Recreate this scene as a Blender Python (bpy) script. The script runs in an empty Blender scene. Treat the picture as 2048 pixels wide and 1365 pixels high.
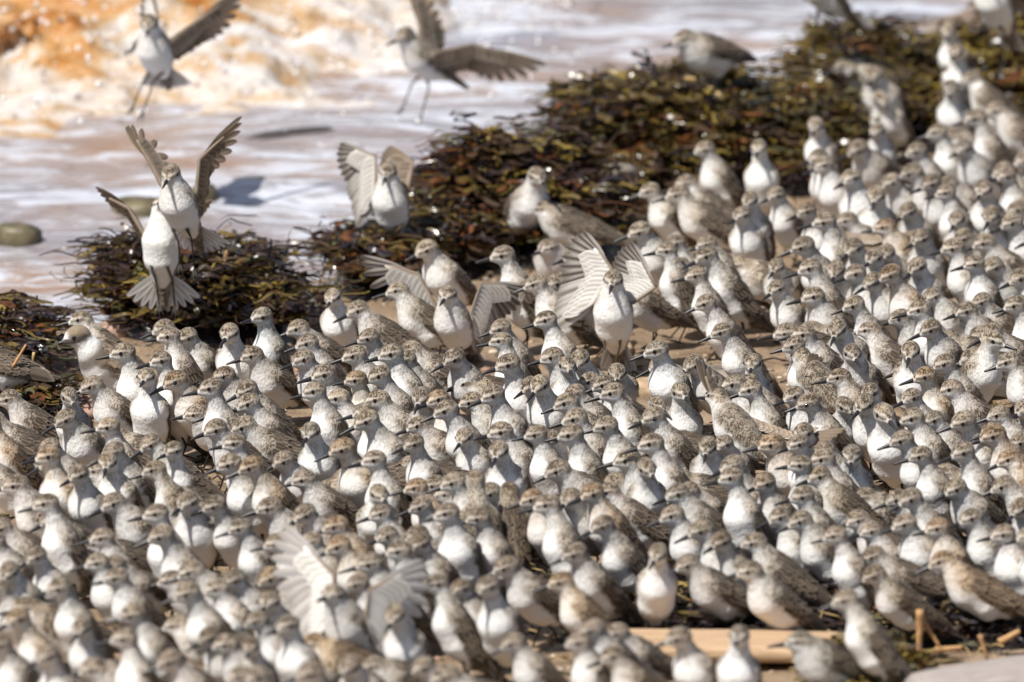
import bpy, math, random
import numpy as np
from mathutils import Matrix, Vector

# ------------------------------------------------------------------ camera
SC = bpy.context.scene
CAM_D, CAM_E = 15.0, math.radians(12.5)
cam_data = bpy.data.cameras.new('camera')
cam = bpy.data.objects.new('camera', cam_data)
SC.collection.objects.link(cam)
cam.location = (0.0, -CAM_D * math.cos(CAM_E), CAM_D * math.sin(CAM_E))
cam.rotation_euler = (math.radians(90) - CAM_E, 0, 0)
cam_data.sensor_width = 36.0
cam_data.lens = 406.055
cam_data.clip_start = 0.5
cam_data.clip_end = 3000.0
cam_data.dof.use_dof = True
cam_data.dof.focus_distance = 14.30
cam_data.dof.aperture_fstop = 5.6
cam_data.dof.aperture_blades = 9
SC.camera = cam

# ------------------------------------------------------------------ world, sun, exposure
SUN_EL, SUN_AZ = math.radians(55), math.radians(-134)     # azimuth from +Y (view direction), negative = left
world = bpy.data.worlds.new('World')
SC.world = world
world.use_nodes = True
wn = world.node_tree
wn.nodes.clear()
w_out = wn.nodes.new('ShaderNodeOutputWorld')
w_bg = wn.nodes.new('ShaderNodeBackground')
w_sky = wn.nodes.new('ShaderNodeTexSky')
w_sky.sky_type = 'NISHITA'
w_sky.sun_disc = False
w_sky.sun_elevation = SUN_EL
w_sky.sun_rotation = SUN_AZ
w_sky.air_density = 1.0
w_sky.dust_density = 2.0
w_bg.inputs['Strength'].default_value = 0.08
wn.links.new(w_sky.outputs[0], w_bg.inputs[0])
wn.links.new(w_bg.outputs[0], w_out.inputs[0])
sun_data = bpy.data.lights.new('sun', 'SUN')
sun_data.energy = 5.0
sun_data.angle = math.radians(0.53)
sun_data.color = (1.0, 0.955, 0.885)
sun = bpy.data.objects.new('sun', sun_data)
SC.collection.objects.link(sun)
sun.location = (-6, 2, 9)
sun_dir = Vector((math.sin(SUN_AZ) * math.cos(SUN_EL), math.cos(SUN_AZ) * math.cos(SUN_EL), math.sin(SUN_EL)))
sun.rotation_euler = sun_dir.to_track_quat('Z', 'Y').to_euler()

SC.view_settings.view_transform = 'Standard'
SC.view_settings.look = 'None'
SC.view_settings.gamma = 1.0
SC.view_settings.exposure = 0.24
SC.view_settings.use_curve_mapping = False
SC.render.engine = 'CYCLES'
SC.cycles.use_denoising = True
SC.cycles.max_bounces = 8
SC.cycles.diffuse_bounces = 4
SC.cycles.transparent_max_bounces = 8
SC.cycles.caustics_reflective = False
SC.cycles.caustics_refractive = False

# ------------------------------------------------------------------ helpers
COL = SC.collection
random.seed(5)
RNG = np.random.default_rng(7)

def link(name, mesh, parent=None, matrix=None, mats=None):
    o = bpy.data.objects.new(name, mesh)
    COL.objects.link(o)
    if mats and mesh is not None and not mesh.materials:
        for m in mats:
            mesh.materials.append(m)
    if parent is not None:
        o.parent = parent
    if matrix is not None:
        o.matrix_basis = matrix
    return o

def tag(o, label=None, cat=None, group=None, kind=None):
    if label: o['label'] = label
    if cat: o['category'] = cat
    if group: o['group'] = group
    if kind: o['kind'] = kind
    return o

def mesh_np(name, V, Fq, color=None, smooth=True, mat_idx=None):
    """V (n,3); Fq list of arrays (m,3)/(m,4) or python list of tuples; color (n,4) -> point attribute Col"""
    me = bpy.data.meshes.new(name)
    V = np.asarray(V, dtype=np.float32)
    if isinstance(Fq, np.ndarray):
        n, k = Fq.shape
        me.vertices.add(len(V))
        me.vertices.foreach_set('co', V.ravel())
        me.loops.add(n * k)
        me.loops.foreach_set('vertex_index', Fq.astype(np.int32).ravel())
        me.polygons.add(n)
        me.polygons.foreach_set('loop_start', np.arange(0, n * k, k, dtype=np.int32))
        me.update(calc_edges=True)
    else:
        me.from_pydata([tuple(v) for v in V], [], [tuple(f) for f in Fq])
        me.update()
    if color is not None:
        at = me.color_attributes.new('Col', 'FLOAT_COLOR', 'POINT')
        c = np.asarray(color, dtype=np.float32)
        if c.shape[1] == 3:
            c = np.concatenate([c, np.zeros((len(c), 1), np.float32)], 1)
        at.data.foreach_set('color', c.ravel())
    if smooth:
        me.polygons.foreach_set('use_smooth', np.ones(len(me.polygons), dtype=bool))
    if mat_idx is not None:
        me.polygons.foreach_set('material_index', np.asarray(mat_idx, dtype=np.int32))
    me.update()
    return me

class Acc:
    """collects vertices, faces and colours of several small pieces"""
    def __init__(self): self.V = []; self.F = []; self.C = []; self.n = 0
    def add(self, V, F, C=None):
        V = np.asarray(V, float)
        self.V.append(V)
        self.F += [tuple(i + self.n for i in f) for f in F]
        if C is not None:
            C = np.asarray(C, float)
            if C.ndim == 1: C = np.tile(C, (len(V), 1))
            self.C.append(C)
        self.n += len(V)
    def mesh(self, name, smooth=True):
        return mesh_np(name, np.concatenate(self.V), self.F, np.concatenate(self.C) if self.C else None, smooth)

def sstep(a, b, x):
    t = np.clip((x - a) / (b - a), 0, 1)
    return t * t * (3 - 2 * t)

def mix(a, b, t):
    t = np.asarray(t)[..., None]
    return a * (1 - t) + b * t

# value noise (numpy)
_P = np.random.default_rng(3).random((64, 64, 64)).astype(np.float32)
def vnoise(p):
    p = np.asarray(p, np.float32)
    i = np.floor(p).astype(int); f = p - i; f = f * f * (3 - 2 * f)
    i0 = i & 63; i1 = (i + 1) & 63
    x0, y0, z0 = i0[..., 0], i0[..., 1], i0[..., 2]; x1, y1, z1 = i1[..., 0], i1[..., 1], i1[..., 2]
    fx, fy, fz = f[..., 0], f[..., 1], f[..., 2]
    a = _P[x0, y0, z0] * (1 - fx) + _P[x1, y0, z0] * fx
    b = _P[x0, y1, z0] * (1 - fx) + _P[x1, y1, z0] * fx
    c = _P[x0, y0, z1] * (1 - fx) + _P[x1, y0, z1] * fx
    d = _P[x0, y1, z1] * (1 - fx) + _P[x1, y1, z1] * fx
    return (a * (1 - fy) + b * fy) * (1 - fz) + (c * (1 - fy) + d * fy) * fz
def fbm(p, oct=4):
    s = 0; a = .5; p = np.asarray(p, np.float32)
    for k in range(oct):
        s = s + a * (vnoise(p * (2 ** k) + 7.3 * k) - .5) * 2; a *= .5
    return s
def fbm2(x, y, sc, oct=4, z=0.0):
    return fbm(np.stack([x * sc, y * sc, np.full_like(x, z)], -1), oct)

def tube(pts, radii, seg=6, cap=True):
    pts = [np.asarray(p, float) for p in pts]
    V = []; F = []
    ref = np.array([0.31, 0.9, 0.17])
    for i, p in enumerate(pts):
        t = pts[min(i + 1, len(pts) - 1)] - pts[max(i - 1, 0)]
        t = t / (np.linalg.norm(t) + 1e-12)
        u = np.cross(t, ref); u /= np.linalg.norm(u) + 1e-12
        v = np.cross(t, u)
        for k in range(seg):
            a = 2 * math.pi * k / seg
            V.append(p + radii[i] * (math.cos(a) * u + math.sin(a) * v))
    for i in range(len(pts) - 1):
        for k in range(seg):
            F.append((i * seg + k, i * seg + (k + 1) % seg, (i + 1) * seg + (k + 1) % seg, (i + 1) * seg + k))
    if cap:
        F.append(tuple(range(seg))[::-1]); F.append(tuple((len(pts) - 1) * seg + k for k in range(seg)))
    return np.array(V), F

def surface_nets(f, lo, hi, h):
    ax = [np.arange(lo[i], hi[i] + h, h, dtype=np.float32) for i in range(3)]
    G = np.stack(np.meshgrid(*ax, indexing='ij'), -1)
    v = f(G.reshape(-1, 3)).reshape(G.shape[:3])
    s = v < 0
    nx, ny, nz = s.shape
    cnt = np.zeros((nx - 1, ny - 1, nz - 1), np.int8)
    acc = np.zeros((nx - 1, ny - 1, nz - 1, 3), np.float32); ne = np.zeros((nx - 1, ny - 1, nz - 1), np.float32)
    def cs(d): return tuple(slice(d[i], (None if d[i] else -1)) if d[i] else slice(0, -1) for i in range(3))
    for d in np.ndindex(2, 2, 2): cnt += s[cs(d)]
    act = (cnt > 0) & (cnt < 8)
    for axis in range(3):
        o = [a for a in range(3) if a != axis]
        for e0 in (0, 1):
            for e1 in (0, 1):
                d0 = [0, 0, 0]; d0[o[0]] = e0; d0[o[1]] = e1
                d1 = list(d0); d1[axis] = 1
                a = v[cs(d0)]; b = v[cs(d1)]
                cr = (a < 0) != (b < 0)
                t = np.where(cr, a / np.where(cr, a - b, 1), 0)
                for k in range(3):
                    acc[..., k] += np.where(cr, (t if k == axis else d0[k]), 0)
                ne += cr
    ids = np.full(act.shape, -1, np.int64); ids[act] = np.arange(act.sum())
    ijk = np.argwhere(act)
    P = (ijk + acc[act] / ne[act][:, None]) * h + np.asarray(lo, np.float32)
    Q = []
    for axis in range(3):
        o = [(axis + 1) % 3, (axis + 2) % 3]
        s0 = [slice(None)] * 3; s1 = [slice(None)] * 3
        s0[axis] = slice(0, -1); s1[axis] = slice(1, None)
        for k in o: s0[k] = slice(1, -1); s1[k] = slice(1, -1)
        a = s[tuple(s0)]; b = s[tuple(s1)]
        e = np.argwhere(a != b)
        flip = b[tuple(e.T)]
        base = e.copy(); base[:, o[0]] += 1; base[:, o[1]] += 1
        def cid(da, db):
            c = base.copy(); c[:, o[0]] -= da; c[:, o[1]] -= db
            return ids[c[:, 0], c[:, 1], c[:, 2]]
        q = np.stack([cid(1, 1), cid(0, 1), cid(0, 0), cid(1, 0)], 1)
        q[flip] = q[flip][:, ::-1]
        Q.append(q)
    Q = np.concatenate(Q); Q = Q[(Q >= 0).all(1)]
    return P.astype(np.float32), Q

def grad(f, p, e=4e-4):
    g = np.empty_like(p)
    for k in range(3):
        d = np.zeros(3, np.float32); d[k] = e
        g[:, k] = f(p + d) - f(p - d)
    return g / (np.linalg.norm(g, axis=1, keepdims=True) + 1e-9)

# ------------------------------------------------------------------ materials
def new_mat(name):
    m = bpy.data.materials.new(name); m.use_nodes = True
    nt = m.node_tree; nt.nodes.clear()
    out = nt.nodes.new('ShaderNodeOutputMaterial'); b = nt.nodes.new('ShaderNodeBsdfPrincipled')
    nt.links.new(b.outputs[0], out.inputs[0])
    return m, nt, b, out
def nd(nt, t, **kw):
    n = nt.nodes.new(t)
    for k, v in kw.items(): setattr(n, k, v)
    return n
def math_n(nt, op, a, b=None, clamp=False):
    n = nd(nt, 'ShaderNodeMath', operation=op, use_clamp=clamp)
    for i, s in enumerate((a, b)):
        if s is None: continue
        if isinstance(s, (int, float)): n.inputs[i].default_value = s
        else: nt.links.new(s, n.inputs[i])
    return n.outputs[0]
def mixc(nt, fac, a, b, blend='MIX'):
    n = nd(nt, 'ShaderNodeMix', data_type='RGBA', blend_type=blend)
    for s, i in ((fac, 0), (a, 6), (b, 7)):
        if isinstance(s, (int, float)): n.inputs[i].default_value = s
        elif isinstance(s, tuple): n.inputs[i].default_value = (*s, 1)
        else: nt.links.new(s, n.inputs[i])
    return n.outputs[2]
def ramp(nt, fac, stops):
    n = nd(nt, 'ShaderNodeValToRGB')
    el = n.color_ramp.elements
    while len(el) < len(stops): el.new(0.5)
    for e, (p, c) in zip(el, stops):
        e.position = p; e.color = (*c, 1) if len(c) == 3 else c
    nt.links.new(fac, n.inputs[0])
    return n.outputs[0]
def noise_n(nt, vec, scale, detail=3, rough=.55, dist=0.0):
    n = nd(nt, 'ShaderNodeTexNoise'); n.inputs['Scale'].default_value = scale
    n.inputs['Detail'].default_value = detail; n.inputs['Roughness'].default_value = rough
    n.inputs['Distortion'].default_value = dist
    if vec is not None: nt.links.new(vec, n.inputs['Vector'])
    return n.outputs[0]
def mapping(nt, src, scale=(1, 1, 1), rot=(0, 0, 0)):
    n = nd(nt, 'ShaderNodeMapping'); n.inputs['Scale'].default_value = scale; n.inputs['Rotation'].default_value = rot
    nt.links.new(src, n.inputs[0]); return n.outputs[0]

def mat_plumage(name):
    """feathers: Col.rgb = ground colour, Col.a = strength of dark streaks"""
    m, nt, b, out = new_mat(name)
    at = nd(nt, 'ShaderNodeAttribute', attribute_name='Col')
    oi = nd(nt, 'ShaderNodeObjectInfo'); tc = nd(nt, 'ShaderNodeTexCoord')
    off = nd(nt, 'ShaderNodeVectorMath', operation='ADD')
    sc = nd(nt, 'ShaderNodeVectorMath', operation='SCALE'); sc.inputs[0].default_value = (3.1, 1.7, 2.3)
    nt.links.new(oi.outputs['Random'], sc.inputs['Scale'])
    nt.links.new(tc.outputs['Object'], off.inputs[0]); nt.links.new(sc.outputs[0], off.inputs[1])
    n1 = noise_n(nt, mapping(nt, off.outputs[0], (.85, 1.2, .36), (0, .5, 0)), 540, 2, .6)
    n2 = noise_n(nt, off.outputs[0], 120, 2, .5)
    thr = math_n(nt, 'ADD', n1, math_n(nt, 'MULTIPLY', math_n(nt, 'SUBTRACT', n2, .5), .5))
    st = ramp(nt, thr, [(.46, (0, 0, 0)), (.57, (1, 1, 1))])
    amt = math_n(nt, 'MULTIPLY', st, at.outputs['Alpha'], True)
    tint = mixc(nt, math_n(nt, 'ADD', math_n(nt, 'MULTIPLY', at.outputs['Alpha'], 1.3, True), .06, True), (1., 1., 1.), oi.outputs['Color'])
    base = mixc(nt, 1.0, at.outputs['Color'], tint, 'MULTIPLY')
    dark = mixc(nt, 1.0, base, (.20, .18, .16), 'MULTIPLY')
    lite = ramp(nt, thr, [(.36, (1, 1, 1)), (.46, (0, 0, 0))])
    pale = mixc(nt, math_n(nt, 'MULTIPLY', math_n(nt, 'MULTIPLY', lite, at.outputs['Alpha']), .2), base, (.62, .55, .46))
    nt.links.new(mixc(nt, amt, pale, dark), b.inputs['Base Color'])
    b.inputs['Roughness'].default_value = .85
    b.inputs['Specular IOR Level'].default_value = .15
    b.inputs['Sheen Weight'].default_value = .12
    b.inputs['Sheen Roughness'].default_value = .5
    bp = nd(nt, 'ShaderNodeBump'); bp.inputs['Strength'].default_value = .6; bp.inputs['Distance'].default_value = .0016
    nt.links.new(math_n(nt, 'ADD', n1, math_n(nt, 'MULTIPLY', noise_n(nt, off.outputs[0], 170, 3, .6), 1.6)), bp.inputs['Height']); nt.links.new(bp.outputs[0], b.inputs['Normal'])
    return m

def mat_vane(name, transl):
    """flight and covert feathers, colour from Col; some light passes through"""
    m, nt, b, out = new_mat(name)
    at = nd(nt, 'ShaderNodeAttribute', attribute_name='Col'); oi = nd(nt, 'ShaderNodeObjectInfo')
    tint = mixc(nt, .7, (1., 1., 1.), oi.outputs['Color'])
    base = mixc(nt, 1.0, at.outputs['Color'], tint, 'MULTIPLY')
    nt.links.new(base, b.inputs['Base Color'])
    b.inputs['Roughness'].default_value = .7; b.inputs['Specular IOR Level'].default_value = .25
    if transl:
        tr = nd(nt, 'ShaderNodeBsdfTranslucent'); nt.links.new(base, tr.inputs[0])
        mx = nd(nt, 'ShaderNodeMixShader'); mx.inputs[0].default_value = transl
        nt.links.new(b.outputs[0], mx.inputs[1]); nt.links.new(tr.outputs[0], mx.inputs[2])
        nt.links.new(mx.outputs[0], out.inputs[0])
    return m

def mat_simple(name, col, rough=.6, spec=.5, noise=None, coat=0):
    m, nt, b, out = new_mat(name)
    b.inputs['Base Color'].default_value = (*col, 1); b.inputs['Roughness'].default_value = rough
    b.inputs['Specular IOR Level'].default_value = spec; b.inputs['Coat Weight'].default_value = coat
    if noise:
        sc, amt = noise
        tc = nd(nt, 'ShaderNodeTexCoord')
        n = noise_n(nt, tc.outputs['Object'], sc, 4)
        r = ramp(nt, n, [(.3, tuple(c * (1 - amt) for c in col)), (.7, tuple(min(1, c * (1 + amt)) for c in col))])
        nt.links.new(r, b.inputs['Base Color'])
        bp = nd(nt, 'ShaderNodeBump'); bp.inputs['Strength'].default_value = .5; bp.inputs['Distance'].default_value = .004
        nt.links.new(n, bp.inputs['Height']); nt.links.new(bp.outputs[0], b.inputs['Normal'])
    return m

M_BODY = mat_plumage('plumage')
M_WING = mat_vane('folded_wing_feathers', 0.0)
M_VANE = mat_vane('flight_feathers', .48)
M_EYE = mat_simple('eye_black', (.006, .005, .005), .08, .6)
M_BILL = mat_simple('bill_black', (.022, .020, .021), .38, .5)
M_LEG = mat_simple('leg_black', (.030, .027, .022), .5, .4)
M_LEGP = mat_simple('leg_olive', (.16, .115, .075), .5, .4)

# ------------------------------------------------------------------ where things stand (metres)
# x, y, z, head turn, pose, plumage tone, heading, scale, label
BIRDS = [
 (0.6227,1.3432,0.036,48,'U','p',-138,0.953,'pale upright sandpiper facing us, nearest left of the far weed heap'),
 (0.6282,1.2924,0.014,0,'U','p',-105,0.934,'pale upright sandpiper facing us, nearest below the far weed heap'),
 (0.6134,1.1061,0.000,22,'U','g',-117,0.975,'blue-grey upright sandpiper facing us, third below the far weed heap'),
 (0.6761,1.2360,0.000,48,'N','n',-198,0.976,'standing sandpiper facing left, second below the far weed heap'),
 (0.5194,1.2985,0.034,-22,'H','n',-153,1.049,'hunched sandpiper facing left, second left of the far weed heap'),
 (0.5240,1.2345,0.008,0,'N','p',-110,1.032,'pale standing sandpiper facing us, nearest lower left of the far weed heap'),
 (0.5315,1.1228,0.000,48,'M','p',-118,0.951,'pale standing sandpiper turned right, second lower left of the far weed heap'),
 (0.4240,0.8609,0.000,22,'U','p',-122,0.944,'pale upright sandpiper facing us, nearest right of the weed heap topped by one bird'),
 (0.4979,0.8005,0.000,-22,'N','n',-128,1.036,'standing sandpiper facing left, fourth above the outstretched tan wing'),
 (0.6568,0.8329,0.000,0,'U','n',-170,1.032,'upright sandpiper facing left, second upper left of the right edge near the top'),
 (0.6016,0.7820,0.000,-48,'U','n',-137,0.947,'upright sandpiper facing left, sixth left of the right edge near the top'),
 (0.6381,0.7557,0.000,0,'N','g',-130,1.008,'blue-grey standing sandpiper turned half left, third left of the right edge near the top'),
 (0.7136,1.0089,0.000,22,'N','n',-182,1.040,'standing sandpiper facing left, nearest upper left of the right edge near the top'),
 (0.5763,0.5629,0.000,-22,'M','n',-158,1.043,'standing sandpiper facing left, fourth upper right of the outstretched tan wing'),
 (0.4223,0.6291,0.000,0,'M','n',-140,1.014,'standing sandpiper turned half left, third upper left of the outstretched tan wing'),
 (0.4387,0.5919,0.000,-22,'M','n',-133,0.986,'standing sandpiper facing left, second upper left of the outstretched tan wing'),
 (0.2768,1.0571,0.118,-22,'H','n',-138,1.039,'hunched sandpiper facing left, nearest above the weed heap topped by one bird'),
 (0.2755,0.6979,0.000,0,'M','p',-155,0.991,'pale standing sandpiper facing left, nearest below the weed heap topped by one bird'),
 (0.3399,0.6561,0.000,0,'U','p',-100,0.980,'pale upright sandpiper facing us, nearest lower right of the weed heap topped by one bird'),
 (-0.5192,-0.3228,0.000,0,'N','n',-175,0.943,'standing sandpiper facing left, nearest above the ringed plover'),
 (-0.4176,-0.4991,0.000,0,'U','n',-165,0.926,'upright sandpiper facing left, second above the sharp white-breasted bird facing us'),
 (-0.3881,-0.4159,0.000,0,'M','n',-145,0.926,'standing sandpiper turned half left, nearest upper right of the sharp white-breasted bird facing us'),
 (-0.3444,-0.4834,0.000,0,'U','n',-110,0.995,'upright sandpiper facing us, nearest below the heap under the hovering birds'),
 (-0.3144,-0.4077,0.000,0,'U','g',-145,0.986,'blue-grey upright sandpiper turned half left, nearest lower right of the heap under the hovering birds'),
 (-0.2346,-0.3506,0.000,-22,'N','n',-148,0.968,'standing sandpiper facing left, second lower right of the heap under the hovering birds'),
 (-0.2168,-0.2133,0.000,0,'M','p',-105,0.947,'pale standing sandpiper facing us, nearest right of the heap under the hovering birds'),
 (-0.1569,-0.2656,0.000,22,'N','n',-172,1.009,'standing sandpiper facing left, second left of the bird landing with wings spread'),
 (-0.1612,-0.4905,0.000,-22,'U','n',-143,0.959,'upright sandpiper facing left, nearest left of the bird landing with wings spread'),
 (-0.1167,-0.1566,0.000,0,'N','p',-170,0.970,'pale standing sandpiper facing left, nearest upper left of the bird landing with wings spread'),
 (-0.0814,0.0734,0.000,-22,'M','p',-133,1.025,'pale standing sandpiper facing left, nearest above the bird landing with wings spread'),
 (0.0054,-0.0822,0.000,0,'U','n',-165,1.047,'upright sandpiper facing left, nearest upper right of the bird landing with wings spread'),
 (0.0102,-0.4285,0.000,-22,'U','n',-143,0.952,'upright sandpiper facing left, nearest right of the bird landing with wings spread'),
 (0.0195,0.4709,0.010,0,'M','n',-65,1.027,'standing sandpiper turned right, fifth upper left of the bird landing with wings high'),
 (0.0804,0.4515,0.004,0,'H','n',-180,0.966,'hunched sandpiper facing left, fourth upper left of the bird landing with wings high'),
 (0.0587,0.2417,0.000,-22,'H','n',-108,0.945,'hunched sandpiper turned half left, third upper left of the bird landing with wings high'),
 (0.0634,-0.1420,0.000,-22,'M','n',-153,0.984,'standing sandpiper facing left, second left of the bird landing with wings high'),
 (0.2110,0.4696,0.000,-22,'M','p',-153,0.923,'pale standing sandpiper facing left, nearest lower left of the weed heap topped by one bird'),
 (0.2582,0.4481,0.000,0,'N','p',-170,1.029,'pale standing sandpiper facing left, third below the weed heap topped by one bird'),
 (0.2693,0.5388,0.000,22,'N','n',-182,0.977,'standing sandpiper facing left, second below the weed heap topped by one bird'),
 (0.1938,0.1729,0.000,-22,'M','n',-143,1.052,'standing sandpiper facing left, second above the bird landing with wings high'),
 (0.2283,0.0902,0.000,0,'M','n',-150,0.961,'standing sandpiper facing left, second upper right of the bird landing with wings high'),
 (0.2072,0.0038,0.000,22,'U','n',-182,0.939,'upright sandpiper facing left, nearest upper right of the bird landing with wings high'),
 (0.1752,-0.0622,0.000,0,'N','n',-150,0.973,'standing sandpiper facing left, nearest above the bird landing with wings high'),
 (0.2643,0.0309,0.000,22,'N','n',-172,0.966,'standing sandpiper facing left, second above the row of bare legs on sand'),
 (0.2804,0.1279,0.000,0,'M','n',-160,0.921,'standing sandpiper facing left, third above the row of bare legs on sand'),
 (0.2902,-0.0487,0.000,0,'U','n',-155,1.030,'upright sandpiper facing left, second upper right of the row of bare legs on sand'),
 (0.3444,0.1213,0.000,0,'H','p',-185,0.971,'pale hunched sandpiper facing left, third upper right of the row of bare legs on sand'),
 (0.3118,0.2832,0.000,-22,'M','n',-108,0.961,'standing sandpiper turned half left, seventh left of the outstretched tan wing'),
 (0.3233,0.3453,0.000,0,'U','n',-110,0.979,'upright sandpiper facing us, fourth below the weed heap topped by one bird'),
 (0.3616,0.4395,0.000,0,'M','n',-140,0.928,'standing sandpiper turned half left, sixth left of the outstretched tan wing'),
 (0.2819,-0.2763,0.000,-22,'U','n',-148,0.941,'upright sandpiper facing left, nearest upper right of the row of bare legs on sand'),
 (0.2984,-0.4376,0.000,-22,'U','n',-148,0.926,'upright sandpiper facing left, nearest right of the row of bare legs on sand'),
 (0.0650,-0.4342,0.000,-22,'U','n',-143,0.989,'upright sandpiper facing left, nearest left of the bird landing with wings high'),
 (0.4694,0.4618,0.000,-22,'M','n',-113,1.060,'standing sandpiper turned half left, nearest upper left of the outstretched tan wing'),
 (0.4826,0.3769,0.000,0,'U','p',-100,1.028,'pale upright sandpiper facing us, nearest above the outstretched tan wing'),
 (0.5370,0.5748,0.000,-22,'N','n',-128,0.977,'standing sandpiper facing left, second above the outstretched tan wing'),
 (0.5415,0.3527,0.000,-22,'M','n',-113,0.987,'standing sandpiper turned half left, nearest upper right of the outstretched tan wing'),
 (0.5875,0.3554,0.000,-22,'U','n',-143,0.979,'upright sandpiper facing left, second upper right of the outstretched tan wing'),
 (0.6312,0.6029,0.000,-22,'N','n',-143,0.955,'standing sandpiper facing left, fourth left of the right edge near the top'),
 (0.6337,0.3843,0.000,0,'U','n',-110,1.036,'upright sandpiper facing us, nearest lower left of the right edge near the top'),
 (0.6719,0.4958,0.000,0,'U','n',-150,0.956,'upright sandpiper facing left, second left of the right edge near the top'),
 (0.6795,0.2120,0.000,-22,'M','n',-133,1.050,'standing sandpiper facing left, second below the right edge near the top'),
 (0.6176,0.2542,0.000,-22,'N','n',-128,0.976,'standing sandpiper facing left, fourth right of the outstretched tan wing'),
 (0.6489,0.1528,0.000,-22,'N','n',-143,1.012,'standing sandpiper facing left, sixth right of the outstretched tan wing'),
 (0.4250,0.1535,0.000,0,'U','n',-165,1.024,'upright sandpiper facing left, second left of the outstretched tan wing'),
 (0.4110,0.0381,0.000,-22,'U','n',-148,1.046,'upright sandpiper facing left, third left of the outstretched tan wing'),
 (0.5420,0.1354,0.000,-22,'M','n',-113,1.032,'standing sandpiper turned half left, nearest right of the outstretched tan wing'),
 (0.5869,0.0193,0.000,0,'M','n',-165,1.054,'standing sandpiper facing left, second right of the outstretched tan wing'),
 (0.4098,-0.1600,0.000,0,'U','n',-165,1.055,'upright sandpiper facing left, fourth lower left of the outstretched tan wing'),
 (0.4875,-0.1279,0.000,0,'M','n',-140,1.009,'standing sandpiper turned half left, third below the outstretched tan wing'),
 (0.5198,-0.1493,0.000,-22,'U','r',-133,1.050,'rusty-capped upright sandpiper facing left, nearest lower right of the outstretched tan wing'),
 (0.5402,-0.0554,0.000,-22,'M','n',-108,1.049,'standing sandpiper turned half left, second lower right of the outstretched tan wing'),
 (0.6041,-0.0643,0.000,-22,'U','n',-133,0.936,'upright sandpiper facing left, fifth right of the outstretched tan wing'),
 (0.6532,0.0230,0.000,0,'N','n',-135,1.033,'standing sandpiper turned half left, fourth above the pale bird turned right'),
 (0.3597,-0.1569,0.000,0,'M','n',-130,0.948,'standing sandpiper turned half left, third upper left of the scaly-backed bird in profile'),
 (0.4016,-0.2153,0.000,-22,'N','n',-133,1.045,'standing sandpiper facing left, second upper left of the scaly-backed bird in profile'),
 (0.4641,-0.3112,0.000,0,'U','n',-165,0.986,'upright sandpiper facing left, nearest above the scaly-backed bird in profile'),
 (0.5732,-0.1447,0.000,22,'N','n',-152,0.925,'standing sandpiper turned half left, nearest upper right of the scaly-backed bird in profile'),
 (0.4353,-0.3707,0.000,0,'M','n',-110,1.003,'standing sandpiper facing us, nearest upper left of the scaly-backed bird in profile'),
 (0.4790,-0.3872,0.000,0,'N','n',-185,0.939,'standing sandpiper facing left, fourth below the outstretched tan wing'),
 (0.5486,-0.3934,0.000,-22,'M','n',-133,0.993,'standing sandpiper facing left, fourth right of the scaly-backed bird in profile'),
 (0.5307,-0.3499,0.000,-22,'M','p',-143,1.036,'pale standing sandpiper facing left, second right of the scaly-backed bird in profile'),
 (0.6040,-0.2621,0.000,0,'N','n',-150,0.973,'standing sandpiper facing left, second upper left of the pale bird turned right'),
 (0.6307,-0.2077,0.000,0,'M','n',-160,0.933,'standing sandpiper facing left, second above the pale bird turned right'),
 (0.3855,-0.3299,0.000,0,'H','n',-165,1.044,'hunched sandpiper facing left, fourth left of the scaly-backed bird in profile'),
 (0.6430,-0.3767,0.000,-22,'N','n',-133,1.040,'standing sandpiper facing left, nearest above the pale bird turned right'),
 (0.3522,0.0505,0.000,0,'N','p',-110,0.929,'pale standing sandpiper facing us, fifth left of the outstretched tan wing'),
 (-0.5854,-0.7495,0.000,0,'N','n',-170,0.943,'standing sandpiper facing left, second above the left edge at mid height'),
 (-0.5838,-0.9030,0.000,0,'N','n',-175,1.042,'standing sandpiper facing left, nearest above the left edge at mid height'),
 (-0.6414,-0.4533,0.018,0,'H','n',-185,0.945,'hunched sandpiper facing left, nearest left of the ringed plover'),
 (-0.5403,-0.7988,0.000,48,'U','g',-113,0.941,'blue-grey upright sandpiper turned right, nearest below the ringed plover'),
 (-0.5137,-0.8969,0.000,-22,'M','n',-128,0.989,'standing sandpiper facing left, nearest upper right of the left edge at mid height'),
 (-0.4680,-0.6517,0.000,-22,'U','n',-148,1.047,'upright sandpiper facing left, nearest right of the ringed plover'),
 (-0.4813,-0.7012,0.000,-22,'M','n',-148,0.964,'standing sandpiper facing left, nearest left of the sharp white-breasted bird facing us'),
 (-0.4250,-0.7005,0.000,0,'U','n',-150,1.020,'upright sandpiper facing left, nearest above the sharp white-breasted bird facing us'),
 (-0.4479,-0.7474,0.000,0,'U','n',-102,0.954,'upright sandpiper facing us, nearest lower left of the sharp white-breasted bird facing us'),
 (-0.3850,-0.7165,0.000,-22,'M','r',-133,1.039,'rusty-capped standing sandpiper facing left, nearest right of the sharp white-breasted bird facing us'),
 (-0.3594,-0.8698,0.000,-22,'U','n',-143,1.058,'upright sandpiper facing left, second right of the sharp white-breasted bird facing us'),
 (-0.2989,-0.7507,0.000,0,'M','n',-150,1.008,'standing sandpiper facing left, fourth right of the sharp white-breasted bird facing us'),
 (-0.3000,-0.5052,0.000,-22,'N','n',-143,0.964,'standing sandpiper facing left, second below the heap under the hovering birds'),
 (-0.3649,-0.7542,0.000,-22,'H','n',-143,0.963,'hunched sandpiper facing left, nearest lower right of the sharp white-breasted bird facing us'),
 (-0.3365,-0.9506,0.000,0,'N','n',-150,1.041,'standing sandpiper facing left, third lower right of the sharp white-breasted bird facing us'),
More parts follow.
